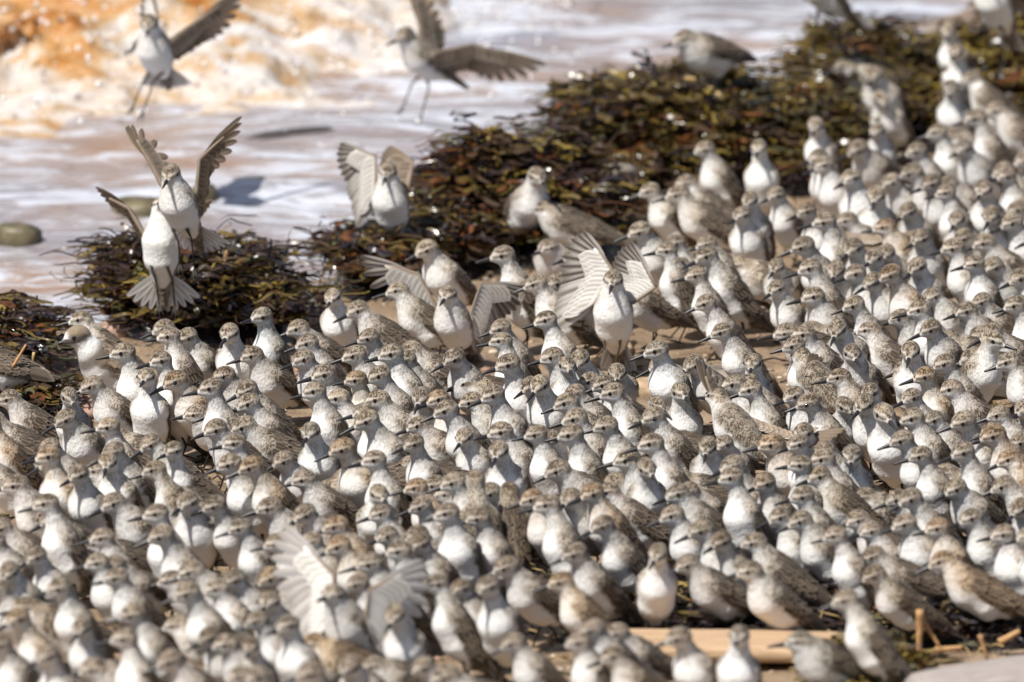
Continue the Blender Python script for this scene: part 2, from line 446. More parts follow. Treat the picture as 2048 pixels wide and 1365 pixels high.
 (-0.2918,-0.8353,0.000,-22,'M','n',-138,1.006,'standing sandpiper facing left, fifth right of the sharp white-breasted bird facing us'),
 (-0.2802,-0.9020,0.000,0,'N','n',-165,1.028,'standing sandpiper facing left, fourth lower right of the sharp white-breasted bird facing us'),
 (-0.3265,-1.1201,0.000,-22,'U','n',-143,0.971,'upright sandpiper facing left, fifth lower right of the sharp white-breasted bird facing us'),
 (-0.3095,-1.2167,0.000,-22,'U','n',-143,1.013,'upright sandpiper facing left, third left of the lower-left flock centre'),
 (-0.4807,-0.9942,0.000,-22,'U','p',-143,0.939,'pale upright sandpiper facing left, second lower left of the sharp white-breasted bird facing us'),
 (-0.5357,-1.0322,0.000,-22,'M','p',-128,0.932,'pale standing sandpiper facing left, second right of the left edge at mid height'),
 (-0.5272,-1.1738,0.000,0,'U','n',-150,0.945,'upright sandpiper facing left, third right of the left edge at mid height'),
 (-0.5451,-1.2347,0.000,-22,'U','r',-133,1.046,'rusty-capped upright sandpiper facing left, nearest right of the left edge at mid height'),
 (-0.5042,-1.2428,0.000,-22,'U','n',-113,0.972,'upright sandpiper turned half left, fourth right of the left edge at mid height'),
 (-0.4666,-1.1779,0.000,22,'U','p',-122,0.969,'pale upright sandpiper facing us, sixth right of the left edge at mid height'),
 (-0.4482,-1.1257,0.000,-22,'U','n',-133,1.007,'upright sandpiper facing left, second below the sharp white-breasted bird facing us'),
 (-0.4086,-1.1268,0.000,-22,'U','n',-108,0.933,'upright sandpiper turned half left, third below the sharp white-breasted bird facing us'),
 (-0.3741,-1.3914,0.000,-22,'M','n',-103,1.051,'standing sandpiper turned half left, second above the sandy gap at left'),
 (-0.3242,-1.3871,0.000,-22,'U','n',-143,0.966,'upright sandpiper facing left, third above the sandy gap at left'),
 (-0.4296,-1.3312,0.000,0,'N','n',-150,1.036,'standing sandpiper facing left, fifth upper left of the sandy gap at left'),
 (-0.5274,-1.4736,0.000,-22,'U','n',-153,1.033,'upright sandpiper facing left, nearest lower right of the left edge at mid height'),
 (-0.5609,-1.2804,0.000,0,'N','n',-170,1.053,'standing sandpiper facing left, nearest below the left edge at mid height'),
 (-0.2344,-0.5171,0.000,-22,'M','n',-143,1.002,'standing sandpiper facing left, third lower right of the heap under the hovering birds'),
 (-0.2372,-0.5761,0.000,-22,'N','n',-128,1.051,'standing sandpiper facing left, fourth lower right of the heap under the hovering birds'),
 (-0.2240,-0.7256,0.000,-22,'M','n',-133,1.056,'standing sandpiper facing left, fifth lower right of the heap under the hovering birds'),
 (-0.2256,-0.8603,0.000,-22,'U','n',-143,1.015,'upright sandpiper facing left, sixth above the lower-left flock centre'),
 (-0.1727,-0.5860,0.000,-22,'M','n',-148,1.024,'standing sandpiper facing left, third left of the bird landing with wings spread'),
 (-0.1879,-0.7556,0.000,-22,'U','r',-143,0.962,'rusty-capped upright sandpiper facing left, fifth lower left of the bird landing with wings spread'),
 (-0.1340,-0.6677,0.000,-22,'U','n',-138,1.050,'upright sandpiper facing left, third lower left of the bird landing with wings spread'),
 (-0.1003,-0.6235,0.000,-22,'U','n',-148,0.977,'upright sandpiper facing left, second lower left of the bird landing with wings spread'),
 (-0.0799,-0.4816,0.000,0,'N','n',-170,1.004,'standing sandpiper facing left, nearest lower left of the bird landing with wings spread'),
 (-0.1324,-0.7465,0.000,-22,'U','n',-138,1.019,'upright sandpiper facing left, fourth lower left of the bird landing with wings spread'),
 (-0.1942,-0.8144,0.000,-22,'M','p',-153,0.963,'pale standing sandpiper facing left, fourth above the lower-left flock centre'),
 (-0.1339,-0.7880,0.000,-22,'N','n',-148,1.008,'standing sandpiper facing left, fifth above the lower-left flock centre'),
 (-0.1358,-0.9849,0.000,-22,'U','n',-138,1.046,'upright sandpiper facing left, fourth upper right of the lower-left flock centre'),
 (-0.1691,-0.9494,0.000,0,'U','n',-160,0.976,'upright sandpiper facing left, third above the lower-left flock centre'),
 (-0.2294,-1.0255,0.000,0,'U','g',-110,0.976,'blue-grey upright sandpiper facing us, second above the lower-left flock centre'),
 (-0.1742,-1.1301,0.000,-22,'U','r',-138,1.034,'rusty-capped upright sandpiper facing left, nearest above the lower-left flock centre'),
 (-0.1055,-1.0905,0.000,-22,'U','n',-128,0.960,'upright sandpiper facing left, third upper right of the lower-left flock centre'),
 (-0.0789,-0.8954,0.000,0,'N','n',-160,0.946,'standing sandpiper facing left, third upper left of the two birds seen from behind'),
 (-0.0979,-0.8184,0.000,0,'U','n',-105,0.996,'upright sandpiper facing us, third below the bird landing with wings spread'),
 (-0.0749,-0.8514,0.000,-22,'M','r',-128,1.017,'rusty-capped standing sandpiper facing left, fifth below the bird landing with wings spread'),
 (-0.0509,-0.5767,0.000,-22,'M','n',-128,1.053,'standing sandpiper facing left, nearest below the bird landing with wings spread'),
 (-0.0023,-0.5378,0.000,-22,'U','n',-153,0.929,'upright sandpiper facing left, nearest lower right of the bird landing with wings spread'),
 (-0.0084,-0.5924,0.000,0,'H','d',-165,1.056,'dark hunched sandpiper facing left, second below the bird landing with wings spread'),
 (0.0121,-0.7066,0.000,-22,'U','n',-133,1.058,'upright sandpiper facing left, second lower right of the bird landing with wings spread'),
 (0.0040,-0.8820,0.000,-22,'U','n',-133,1.049,'upright sandpiper facing left, third lower right of the bird landing with wings spread'),
 (-0.0445,-0.9275,0.000,-22,'U','n',-143,1.005,'upright sandpiper facing left, second upper left of the two birds seen from behind'),
 (-0.0161,-0.7688,0.000,0,'N','n',-170,0.964,'standing sandpiper facing left, fourth below the bird landing with wings spread'),
 (-0.0381,-0.9869,0.000,0,'M','p',-115,0.933,'pale standing sandpiper facing us, nearest upper left of the two birds seen from behind'),
 (0.0035,-0.9915,0.000,-22,'N','n',-133,1.050,'standing sandpiper facing left, second above the two birds seen from behind'),
 (0.0005,-1.1443,0.000,0,'U','n',-105,1.029,'upright sandpiper facing us, nearest above the two birds seen from behind'),
 (-0.2497,-1.0916,0.000,-22,'M','n',-133,0.941,'standing sandpiper facing left, third upper left of the lower-left flock centre'),
 (-0.2729,-1.2364,0.000,-22,'U','r',-148,1.053,'rusty-capped upright sandpiper facing left, fourth upper left of the lower-left flock centre'),
 (-0.2207,-1.1820,0.000,-22,'N','n',-148,0.943,'standing sandpiper facing left, second upper left of the lower-left flock centre'),
 (-0.1545,-1.2409,0.000,-22,'U','n',-138,1.015,'upright sandpiper facing left, nearest upper right of the lower-left flock centre'),
 (-0.1597,-1.3019,0.000,22,'M','n',-87,0.957,'standing sandpiper turned right, nearest right of the lower-left flock centre'),
 (-0.0968,-1.2748,0.000,-22,'M','r',-148,0.934,'rusty-capped standing sandpiper facing left, second right of the lower-left flock centre'),
 (-0.0845,-1.3427,0.000,-22,'M','n',-143,0.937,'standing sandpiper facing left, third right of the lower-left flock centre'),
 (-0.0437,-1.2942,0.000,-22,'M','n',-148,1.045,'standing sandpiper facing left, third left of the two birds seen from behind'),
 (-0.0376,-1.3638,0.000,0,'U','p',-260,1.043,'pale upright sandpiper facing away, second left of the two birds seen from behind'),
 (-0.0032,-1.3364,0.000,0,'N','d',-265,1.021,'dark standing sandpiper facing away, nearest lower right of the two birds seen from behind'),
 (-0.2559,-1.3383,0.000,-22,'N','n',-148,1.017,'standing sandpiper facing left, second left of the lower-left flock centre'),
 (-0.2098,-1.3898,0.000,0,'M','n',-145,0.997,'standing sandpiper turned half left, nearest left of the lower-left flock centre'),
 (0.0550,-0.7707,0.000,0,'U','p',-120,1.038,'pale upright sandpiper turned half left, fourth lower left of the bird landing with wings high'),
 (0.0465,-0.7260,0.000,22,'M','n',-152,0.966,'standing sandpiper turned half left, fourth lower right of the bird landing with wings spread'),
 (0.1350,-0.5355,0.000,0,'N','n',-90,0.923,'standing sandpiper facing us, nearest lower left of the blue-grey bird beside flat stones'),
 (0.1425,-0.6974,0.000,-22,'M','n',-143,0.941,'standing sandpiper facing left, second lower left of the blue-grey bird beside flat stones'),
 (0.1489,-0.8720,0.000,-22,'U','n',-153,1.035,'upright sandpiper facing left, third lower left of the blue-grey bird beside flat stones'),
 (0.1003,-0.8546,0.000,-22,'M','n',-148,1.021,'standing sandpiper facing left, seventh lower left of the blue-grey bird beside flat stones'),
 (0.0896,-1.0957,0.000,-22,'U','n',-153,1.051,'upright sandpiper facing left, third upper right of the two birds seen from behind'),
 (0.2008,-0.6195,0.000,-48,'U','g',-122,1.037,'blue-grey upright sandpiper facing left, nearest below the row of bare legs on sand'),
 (0.2535,-0.5647,0.000,0,'M','n',-140,0.963,'standing sandpiper turned half left, nearest right of the blue-grey bird beside flat stones'),
 (0.2135,-0.8419,0.000,22,'U','n',-92,1.004,'upright sandpiper turned right, second lower right of the blue-grey bird beside flat stones'),
 (0.1951,-0.9472,0.000,0,'M','n',-150,1.040,'standing sandpiper facing left, second below the blue-grey bird beside flat stones'),
 (0.1911,-1.1592,0.000,-22,'U','n',-148,1.045,'upright sandpiper facing left, second left of the bird taking off with wings out'),
 (0.1379,-1.0178,0.000,-22,'U','n',-153,1.008,'upright sandpiper facing left, sixth lower left of the blue-grey bird beside flat stones'),
 (0.0413,-1.0518,0.000,-22,'U','n',-148,0.967,'upright sandpiper facing left, nearest upper right of the two birds seen from behind'),
 (0.0986,-1.1386,0.000,-22,'N','n',-143,1.037,'standing sandpiper facing left, second right of the two birds seen from behind'),
 (0.1639,-1.1332,0.000,-22,'N','n',-148,1.045,'standing sandpiper facing left, seventh right of the two birds seen from behind'),
 (0.1658,-1.2078,0.000,22,'U','n',-87,1.012,'upright sandpiper turned right, third left of the bird taking off with wings out'),
 (0.3179,-0.8316,0.000,-22,'U','n',-148,0.996,'upright sandpiper facing left, nearest above the bird taking off with wings out'),
 (0.2406,-1.0460,0.000,0,'M','n',-100,1.004,'standing sandpiper facing us, second lower left of the bird taking off with wings out'),
 (0.2893,-1.2466,0.000,0,'U','n',-150,1.047,'upright sandpiper facing left, nearest below the bird taking off with wings out'),
 (0.3342,-1.0404,0.000,-22,'N','r',-143,1.057,'rusty-capped standing sandpiper facing left, nearest lower right of the bird taking off with wings out'),
 (0.2426,-1.1858,0.000,-22,'N','n',-128,0.920,'standing sandpiper facing left, third lower left of the bird taking off with wings out'),
 (0.2719,-1.3240,0.000,-22,'U','n',-143,1.007,'upright sandpiper facing left, third below the bird taking off with wings out'),
 (0.3102,-1.2807,0.000,0,'M','d',-140,1.023,'dark standing sandpiper turned half left, second below the bird taking off with wings out'),
 (0.1476,-1.2577,0.000,0,'N','n',-170,0.940,'standing sandpiper facing left, fourth right of the two birds seen from behind'),
 (0.1150,-1.3515,0.000,0,'M','r',-150,1.034,'rusty-capped standing sandpiper facing left, third right of the two birds seen from behind'),
 (0.0434,-1.3678,0.000,-22,'M','r',-143,1.005,'rusty-capped standing sandpiper facing left, second lower right of the two birds seen from behind'),
 (0.0605,-1.4936,0.000,0,'U','n',-170,1.056,'upright sandpiper facing left, third lower right of the two birds seen from behind'),
 (0.2276,-1.3043,0.000,0,'N','n',-150,1.026,'standing sandpiper facing left, fifth lower left of the bird taking off with wings out'),
 (0.4390,-0.5129,0.000,48,'N','n',-118,1.017,'standing sandpiper turned right, nearest lower left of the scaly-backed bird in profile'),
 (0.5052,-0.5881,0.000,0,'U','p',-100,1.019,'pale upright sandpiper facing us, third right of the scaly-backed bird in profile'),
 (0.5676,-0.6530,0.000,-22,'U','n',-143,0.981,'upright sandpiper facing left, second left of the pale bird turned right'),
 (0.5895,-0.5327,0.000,22,'M','p',-52,1.050,'pale standing sandpiper turned right, third above the right edge below mid height'),
 (0.5224,-0.7304,0.000,-22,'U','r',-138,0.977,'rusty-capped upright sandpiper facing left, second lower right of the scaly-backed bird in profile'),
 (0.5736,-0.7320,0.000,-22,'N','n',-148,1.008,'standing sandpiper facing left, nearest lower left of the pale bird turned right'),
 (0.3923,-0.8570,0.000,-22,'U','n',-148,0.992,'upright sandpiper facing left, nearest upper left of the lower-right flock centre'),
 (0.4111,-0.7881,0.000,48,'M','n',-98,0.924,'standing sandpiper turned right, nearest above the lower-right flock centre'),
 (0.4436,-0.8456,0.000,0,'M','n',-120,1.048,'standing sandpiper turned half left, second above the lower-right flock centre'),
 (0.4609,-0.9628,0.000,48,'U','p',-118,1.058,'pale upright sandpiper turned right, nearest upper right of the lower-right flock centre'),
 (0.5077,-0.9595,0.000,-22,'M','n',-143,1.051,'standing sandpiper facing left, second upper right of the lower-right flock centre'),
 (0.5000,-1.0737,0.000,-22,'U','n',-148,0.990,'upright sandpiper facing left, nearest right of the lower-right flock centre'),
 (0.5439,-0.9093,0.000,0,'M','n',-150,0.936,'standing sandpiper facing left, third left of the right edge below mid height'),
 (0.5765,-0.9849,0.000,-22,'U','n',-143,1.059,'upright sandpiper facing left, fourth upper left of the right edge below mid height'),
 (0.6074,-1.0449,0.000,0,'M','r',-160,1.056,'rusty-capped standing sandpiper facing left, second upper left of the right edge below mid height'),
 (0.5095,-1.1454,0.000,-22,'U','n',-148,0.945,'upright sandpiper facing left, second right of the lower-right flock centre'),
 (0.5619,-1.1782,0.000,0,'U','n',-155,1.027,'upright sandpiper facing left, nearest left of the right edge below mid height'),
 (0.3559,-1.0992,0.000,-22,'U','n',-123,0.945,'upright sandpiper turned half left, third left of the lower-right flock centre'),
 (0.4038,-1.1302,0.000,0,'U','g',-95,1.005,'blue-grey upright sandpiper facing us, nearest right of the bird taking off with wings out'),
 (0.3422,-1.2286,0.000,-22,'U','n',-143,0.971,'upright sandpiper facing left, second lower right of the bird taking off with wings out'),
 (0.3897,-1.1926,0.000,-22,'M','n',-148,1.059,'standing sandpiper facing left, nearest lower left of the lower-right flock centre'),
 (0.3962,-1.2347,0.000,22,'N','d',-172,1.054,'dark standing sandpiper facing left, second lower left of the lower-right flock centre'),
 (0.5567,-1.2323,0.000,-22,'N','n',-128,1.016,'standing sandpiper facing left, second lower left of the right edge below mid height'),
 (0.5093,-1.3903,0.000,0,'U','n',-155,1.019,'upright sandpiper facing left, nearest lower right of the lower-right flock centre'),
 (0.3553,-1.3714,0.000,0,'M','n',-160,1.038,'standing sandpiper facing left, second upper left of the tall bird before dark weed'),
 (0.4547,-1.1946,0.000,0,'H','n',-165,0.939,'hunched sandpiper facing left, second upper right of the tall bird before dark weed'),
 (0.6200,-1.3470,0.000,0,'M','n',-130,0.987,'standing sandpiper turned half left, second below the right edge below mid height'),
 (-0.5640,-1.4220,0.000,0,'N','n',-150,0.971,'standing sandpiper facing left, second below the left edge at mid height'),
 (-0.4059,-1.5279,0.000,-22,'U','n',-143,1.037,'upright sandpiper facing left, third upper left of the sandy gap at left'),
 (-0.3734,-1.5719,0.000,-22,'U','n',-148,1.026,'upright sandpiper facing left, second upper left of the sandy gap at left'),
 (-0.2926,-1.5185,0.000,-22,'U','n',-148,0.941,'upright sandpiper facing left, nearest upper right of the sandy gap at left'),
 (-0.4643,-1.5430,0.000,-22,'M','n',-148,0.951,'standing sandpiper facing left, seventh left of the sandy gap at left'),
 (-0.5233,-1.6447,0.000,-22,'U','n',-123,0.947,'upright sandpiper turned half left, third lower right of the left edge at mid height'),
 (-0.5590,-1.6951,0.000,0,'M','n',-115,1.007,'standing sandpiper facing us, fifth above the bottom left corner'),
 (-0.4291,-1.6151,0.000,0,'N','n',-130,1.019,'standing sandpiper turned half left, third left of the sandy gap at left'),
 (-0.4657,-1.6680,0.000,-22,'M','n',-143,0.947,'standing sandpiper facing left, fifth left of the sandy gap at left'),
 (-0.4377,-1.7272,0.000,-22,'M','n',-148,0.950,'standing sandpiper facing left, fourth left of the sandy gap at left'),
 (-0.3239,-1.6569,0.000,-22,'N','n',-148,1.036,'standing sandpiper facing left, nearest upper left of the sandy gap at left'),
 (-0.3367,-1.8838,0.000,-22,'U','n',-143,1.051,'upright sandpiper facing left, nearest lower left of the sandy gap at left'),
 (-0.3611,-1.6288,0.000,-22,'H','n',-153,0.963,'hunched sandpiper facing left, nearest left of the sandy gap at left'),
 (-0.2904,-1.7498,0.000,-22,'M','n',-123,1.021,'standing sandpiper turned half left, nearest right of the sandy gap at left'),
 (-0.3145,-1.8040,0.000,-22,'M','p',-148,0.973,'pale standing sandpiper facing left, nearest below the sandy gap at left'),
 (-0.4974,-1.8333,0.000,-22,'U','n',-143,0.982,'upright sandpiper facing left, third upper right of the bottom left corner'),
 (-0.5144,-1.7895,0.000,0,'H','d',-175,1.030,'dark hunched sandpiper facing left, third above the bottom left corner'),
 (-0.5283,-2.0058,0.000,0,'U','r',-140,1.023,'rusty-capped upright sandpiper turned half left, second above the bottom left corner'),
 (-0.4005,-1.9446,0.000,-22,'U','n',-153,0.979,'upright sandpiper facing left, second left of the sandy gap at left'),
 (-0.4823,-1.9704,0.000,0,'U','n',-110,0.936,'upright sandpiper facing us, second upper right of the bottom left corner'),
 (-0.3196,-1.9745,0.000,-22,'M','d',-128,0.961,'dark standing sandpiper facing left, second below the sandy gap at left'),
 (-0.3002,-2.0104,0.000,-22,'N','n',-143,0.987,'standing sandpiper facing left, third below the sandy gap at left'),
 (-0.3480,-2.0904,0.000,-22,'M','n',-143,0.994,'standing sandpiper facing left, third lower left of the sandy gap at left'),
 (-0.4258,-2.1071,0.000,-22,'U','p',-148,1.004,'pale upright sandpiper facing left, second right of the bottom left corner'),
 (-0.5019,-2.1580,0.000,-22,'U','n',-118,1.004,'upright sandpiper turned half left, nearest upper right of the bottom left corner'),
 (-0.4385,-2.0328,0.000,-22,'H','n',-143,1.021,'hunched sandpiper facing left, nearest right of the bottom left corner'),
 (-0.5509,-2.0540,0.000,-22,'U','n',-143,0.923,'upright sandpiper facing left, nearest above the bottom left corner'),
 (-0.2697,-1.8133,0.000,0,'N','n',-110,0.981,'standing sandpiper facing us, nearest lower right of the sandy gap at left'),
 (-0.2851,-2.0618,0.000,0,'M','d',-100,0.939,'dark standing sandpiper facing us, third lower right of the sandy gap at left'),
 (-0.3373,-1.8430,0.000,0,'H','n',-185,0.960,'hunched sandpiper facing left, second lower left of the sandy gap at left'),
 (-0.2515,-1.6276,0.000,-22,'U','n',-148,0.996,'upright sandpiper facing left, second upper right of the sandy gap at left'),
 (-0.2433,-1.6882,0.000,-22,'N','r',-128,1.054,'rusty-capped standing sandpiper facing left, second right of the sandy gap at left'),
 (-0.1816,-1.4915,0.000,-22,'M','r',-148,0.996,'rusty-capped standing sandpiper facing left, nearest below the lower-left flock centre'),
 (-0.1987,-1.5874,0.000,-22,'U','n',-148,0.948,'upright sandpiper facing left, nearest lower left of the lower-left flock centre'),
 (-0.1689,-1.6106,0.000,-22,'M','r',-143,1.044,'rusty-capped standing sandpiper facing left, second below the lower-left flock centre'),
 (-0.1377,-1.4216,0.000,-22,'M','n',-138,0.940,'standing sandpiper facing left, nearest lower right of the lower-left flock centre'),
 (-0.1425,-1.6944,0.000,-22,'M','n',-148,1.042,'standing sandpiper facing left, second upper right of the blurred bird raising both wings'),
 (-0.1198,-1.6447,0.000,-22,'M','n',-148,1.030,'standing sandpiper facing left, third upper right of the blurred bird raising both wings'),
 (-0.1524,-1.7438,0.000,-22,'M','n',-148,0.957,'standing sandpiper facing left, nearest upper right of the blurred bird raising both wings'),
 (-0.0859,-1.5941,0.000,0,'M','d',-130,1.041,'dark standing sandpiper turned half left, third lower right of the lower-left flock centre'),
 (-0.0797,-1.4821,0.000,-22,'M','n',-143,0.960,'standing sandpiper facing left, fourth right of the lower-left flock centre'),
 (-0.0605,-1.5178,0.000,-48,'U','n',-122,1.044,'upright sandpiper facing left, second lower left of the two birds seen from behind'),
 (-0.0219,-1.4762,0.000,-22,'U','n',-148,0.960,'upright sandpiper facing left, nearest lower left of the two birds seen from behind'),
 (-0.0671,-1.8402,0.000,22,'U','n',-167,0.978,'upright sandpiper turned half left, second right of the blurred bird raising both wings'),
 (-0.0423,-1.7797,0.000,0,'M','d',-130,0.920,'dark standing sandpiper turned half left, third right of the blurred bird raising both wings'),
 (-0.0103,-1.8515,0.000,-22,'U','n',-113,1.038,'upright sandpiper turned half left, nearest above the middle of the bottom edge'),
 (-0.2547,-1.9565,0.000,-22,'U','n',-148,0.930,'upright sandpiper facing left, second lower right of the sandy gap at left'),
 (-0.2412,-2.0333,0.000,-22,'U','n',-118,0.979,'upright sandpiper turned half left, second lower left of the blurred bird raising both wings'),
 (-0.1131,-1.9547,0.000,0,'U','p',-110,1.048,'pale upright sandpiper facing us, nearest right of the blurred bird raising both wings'),
 (-0.0670,-2.0781,0.000,0,'N','n',-150,0.960,'standing sandpiper facing left, second left of the middle of the bottom edge'),
 (-0.1671,-2.1103,0.000,0,'N','n',-120,1.054,'standing sandpiper turned half left, nearest below the blurred bird raising both wings'),
 (-0.1186,-2.0106,0.000,-22,'H','n',-148,0.948,'hunched sandpiper facing left, nearest lower right of the blurred bird raising both wings'),
 (-0.0217,-2.1395,0.000,-22,'N','n',-148,1.049,'standing sandpiper facing left, nearest left of the middle of the bottom edge'),
 (-0.1942,-2.2409,0.000,-22,'U','n',-143,1.060,'upright sandpiper facing left, third lower left of the blurred bird raising both wings'),
 (-0.1861,-1.9328,0.000,0,'H','r',-180,0.961,'rusty-capped hunched sandpiper facing left, nearest lower left of the blurred bird raising both wings'),
 (0.0310,-1.6563,0.000,-22,'M','n',-148,1.010,'standing sandpiper facing left, nearest below the two birds seen from behind'),
 (0.1377,-1.5061,0.000,0,'U','n',-155,0.991,'upright sandpiper facing left, fifth right of the two birds seen from behind'),
 (0.1650,-1.6527,0.000,-22,'U','n',-88,0.997,'upright sandpiper facing us, second upper left of the driftwood plank'),
 (0.3117,-1.5359,0.000,0,'N','n',-175,0.981,'standing sandpiper facing left, second left of the tall bird before dark weed'),
 (0.0339,-2.0196,0.000,-22,'M','n',-148,0.939,'standing sandpiper facing left, nearest upper right of the middle of the bottom edge'),
 (0.0864,-2.0521,0.000,-22,'M','n',-143,0.965,'standing sandpiper facing left, second upper right of the middle of the bottom edge'),
 (0.1187,-1.9714,0.000,-22,'M','n',-148,1.002,'standing sandpiper facing left, third upper right of the middle of the bottom edge'),
 (0.1449,-1.9175,0.000,-22,'N','n',-143,0.930,'standing sandpiper facing left, second left of the driftwood plank'),
 (0.1422,-2.0598,0.000,0,'N','d',-150,0.942,'dark standing sandpiper facing left, nearest right of the middle of the bottom edge'),
 (0.2136,-2.0440,0.000,-48,'U','n',-127,0.996,'upright sandpiper facing left, nearest left of the driftwood plank'),
 (0.2472,-2.0717,0.000,0,'U','g',-100,0.979,'blue-grey upright sandpiper facing us, nearest lower left of the tall bird before dark weed'),
 (0.3987,-1.5751,0.000,-22,'U','n',-153,0.963,'upright sandpiper facing left, nearest below the lower-right flock centre'),
 (0.4406,-1.4147,0.000,22,'N','n',-172,0.970,'standing sandpiper facing left, nearest upper right of the tall bird before dark weed'),
 (0.5486,-1.6266,0.000,0,'N','r',-175,1.026,'rusty-capped standing sandpiper facing left, fifth right of the tall bird before dark weed'),
 (0.4086,-1.9786,0.018,0,'U','n',-170,0.993,'upright sandpiper facing left, nearest below the tall bird before dark weed'),
 (0.3519,-1.9632,0.006,-22,'H','g',-148,0.995,'blue-grey hunched sandpiper facing left, nearest right of the driftwood plank'),
 (0.3389,-1.4367,0.000,0,'M','n',-155,0.950,'standing sandpiper facing left, nearest left of the tall bird before dark weed'),
 (0.3725,-1.4630,0.000,0,'M','n',-160,0.995,'standing sandpiper facing left, nearest upper left of the tall bird before dark weed'),
 (0.4409,-1.4628,0.000,0,'N','n',-150,0.940,'standing sandpiper facing left, nearest right of the tall bird before dark weed'),
 (0.4701,-1.5580,0.000,0,'N','n',-165,0.978,'standing sandpiper facing left, second right of the tall bird before dark weed'),
 (0.4832,-1.4788,0.000,-22,'M','n',-138,0.998,'standing sandpiper facing left, third right of the tall bird before dark weed'),
 (0.5098,-1.5080,0.000,-22,'M','r',-143,0.985,'rusty-capped standing sandpiper facing left, fourth right of the tall bird before dark weed'),
 (0.5613,-1.4686,0.000,0,'M','n',-150,0.990,'standing sandpiper facing left, third lower left of the right edge below mid height'),
 (0.5816,-1.5474,0.000,-22,'M','n',-143,0.988,'standing sandpiper facing left, fourth below the right edge below mid height'),
 (0.2532,-1.5117,0.000,0,'M','n',-160,1.035,'standing sandpiper facing left, fourth left of the tall bird before dark weed'),
 (0.2550,-1.5607,0.000,0,'M','d',-130,1.002,'dark standing sandpiper turned half left, third left of the tall bird before dark weed'),
 (0.2169,-1.4487,0.000,-22,'M','n',-143,1.007,'standing sandpiper facing left, sixth lower left of the bird taking off with wings out'),
 (0.0974,-1.6193,0.000,-22,'M','n',-143,1.035,'standing sandpiper facing left, fourth lower right of the two birds seen from behind'),
 (0.3000,-1.6640,0.000,-22,'N','n',-148,0.974,'standing sandpiper facing left, nearest above the driftwood plank'),
 (0.0840,-1.7600,0.000,0,'M','r',-170,0.958,'rusty-capped standing sandpiper facing left, fifth lower right of the two birds seen from behind'),
 (0.4320,-0.6720,0.000,0,'N','d',-170,0.978,'dark standing sandpiper facing left, second lower left of the scaly-backed bird in profile'),
 (-0.3360,-0.6080,0.000,-22,'N','d',-138,0.940,'dark standing sandpiper facing left, third right of the sharp white-breasted bird facing us'),
 (0.5640,0.6880,0.000,-22,'M','n',-143,1.020,'standing sandpiper facing left, third above the outstretched tan wing'),
 (0.4560,-1.6640,0.000,0,'M','d',-160,0.924,'dark standing sandpiper facing left, nearest lower right of the tall bird before dark weed'),
 (0.5760,0.4640,0.000,-22,'M','d',-128,1.036,'dark standing sandpiper facing left, third upper right of the outstretched tan wing'),
 (0.5160,0.2400,0.000,-22,'N','r',-153,0.973,'rusty-capped standing sandpiper facing left, second above the scaly-backed bird in profile'),
 (0.4080,0.2560,0.000,-22,'U','d',-128,0.969,'dark upright sandpiper facing left, fourth left of the outstretched tan wing'),
 (0.6480,-0.6080,0.000,-22,'M','n',-153,0.981,'standing sandpiper facing left, nearest lower right of the pale bird turned right'),
 (-0.3960,-1.0240,0.000,22,'M','n',-172,0.964,'standing sandpiper facing left, nearest below the sharp white-breasted bird facing us'),
 (0.2520,-0.1280,0.000,0,'U','n',-165,0.931,'upright sandpiper facing left, nearest above the row of bare legs on sand'),
 (0.2421,-1.6109,0.000,0,'N','n',-160,0.983,'standing sandpiper facing left, nearest upper left of the driftwood plank'),
 (-0.3960,-1.2480,0.000,0,'U','d',-175,0.958,'dark upright sandpiper facing left, fourth below the sharp white-breasted bird facing us'),
 (-0.4560,-1.4240,0.000,-22,'H','n',-148,0.932,'hunched sandpiper facing left, sixth left of the sandy gap at left'),
 (-0.6120,-0.9920,0.000,0,'M','r',-150,1.005,'rusty-capped standing sandpiper facing left, nearest upper left of the left edge at mid height'),
 (0.3840,-0.4320,0.000,-22,'N','n',-143,1.023,'standing sandpiper facing left, third left of the scaly-backed bird in profile'),
 (0.6360,-1.1360,0.000,22,'M','r',-182,0.960,'rusty-capped standing sandpiper facing left, nearest lower left of the right edge below mid height'),
]
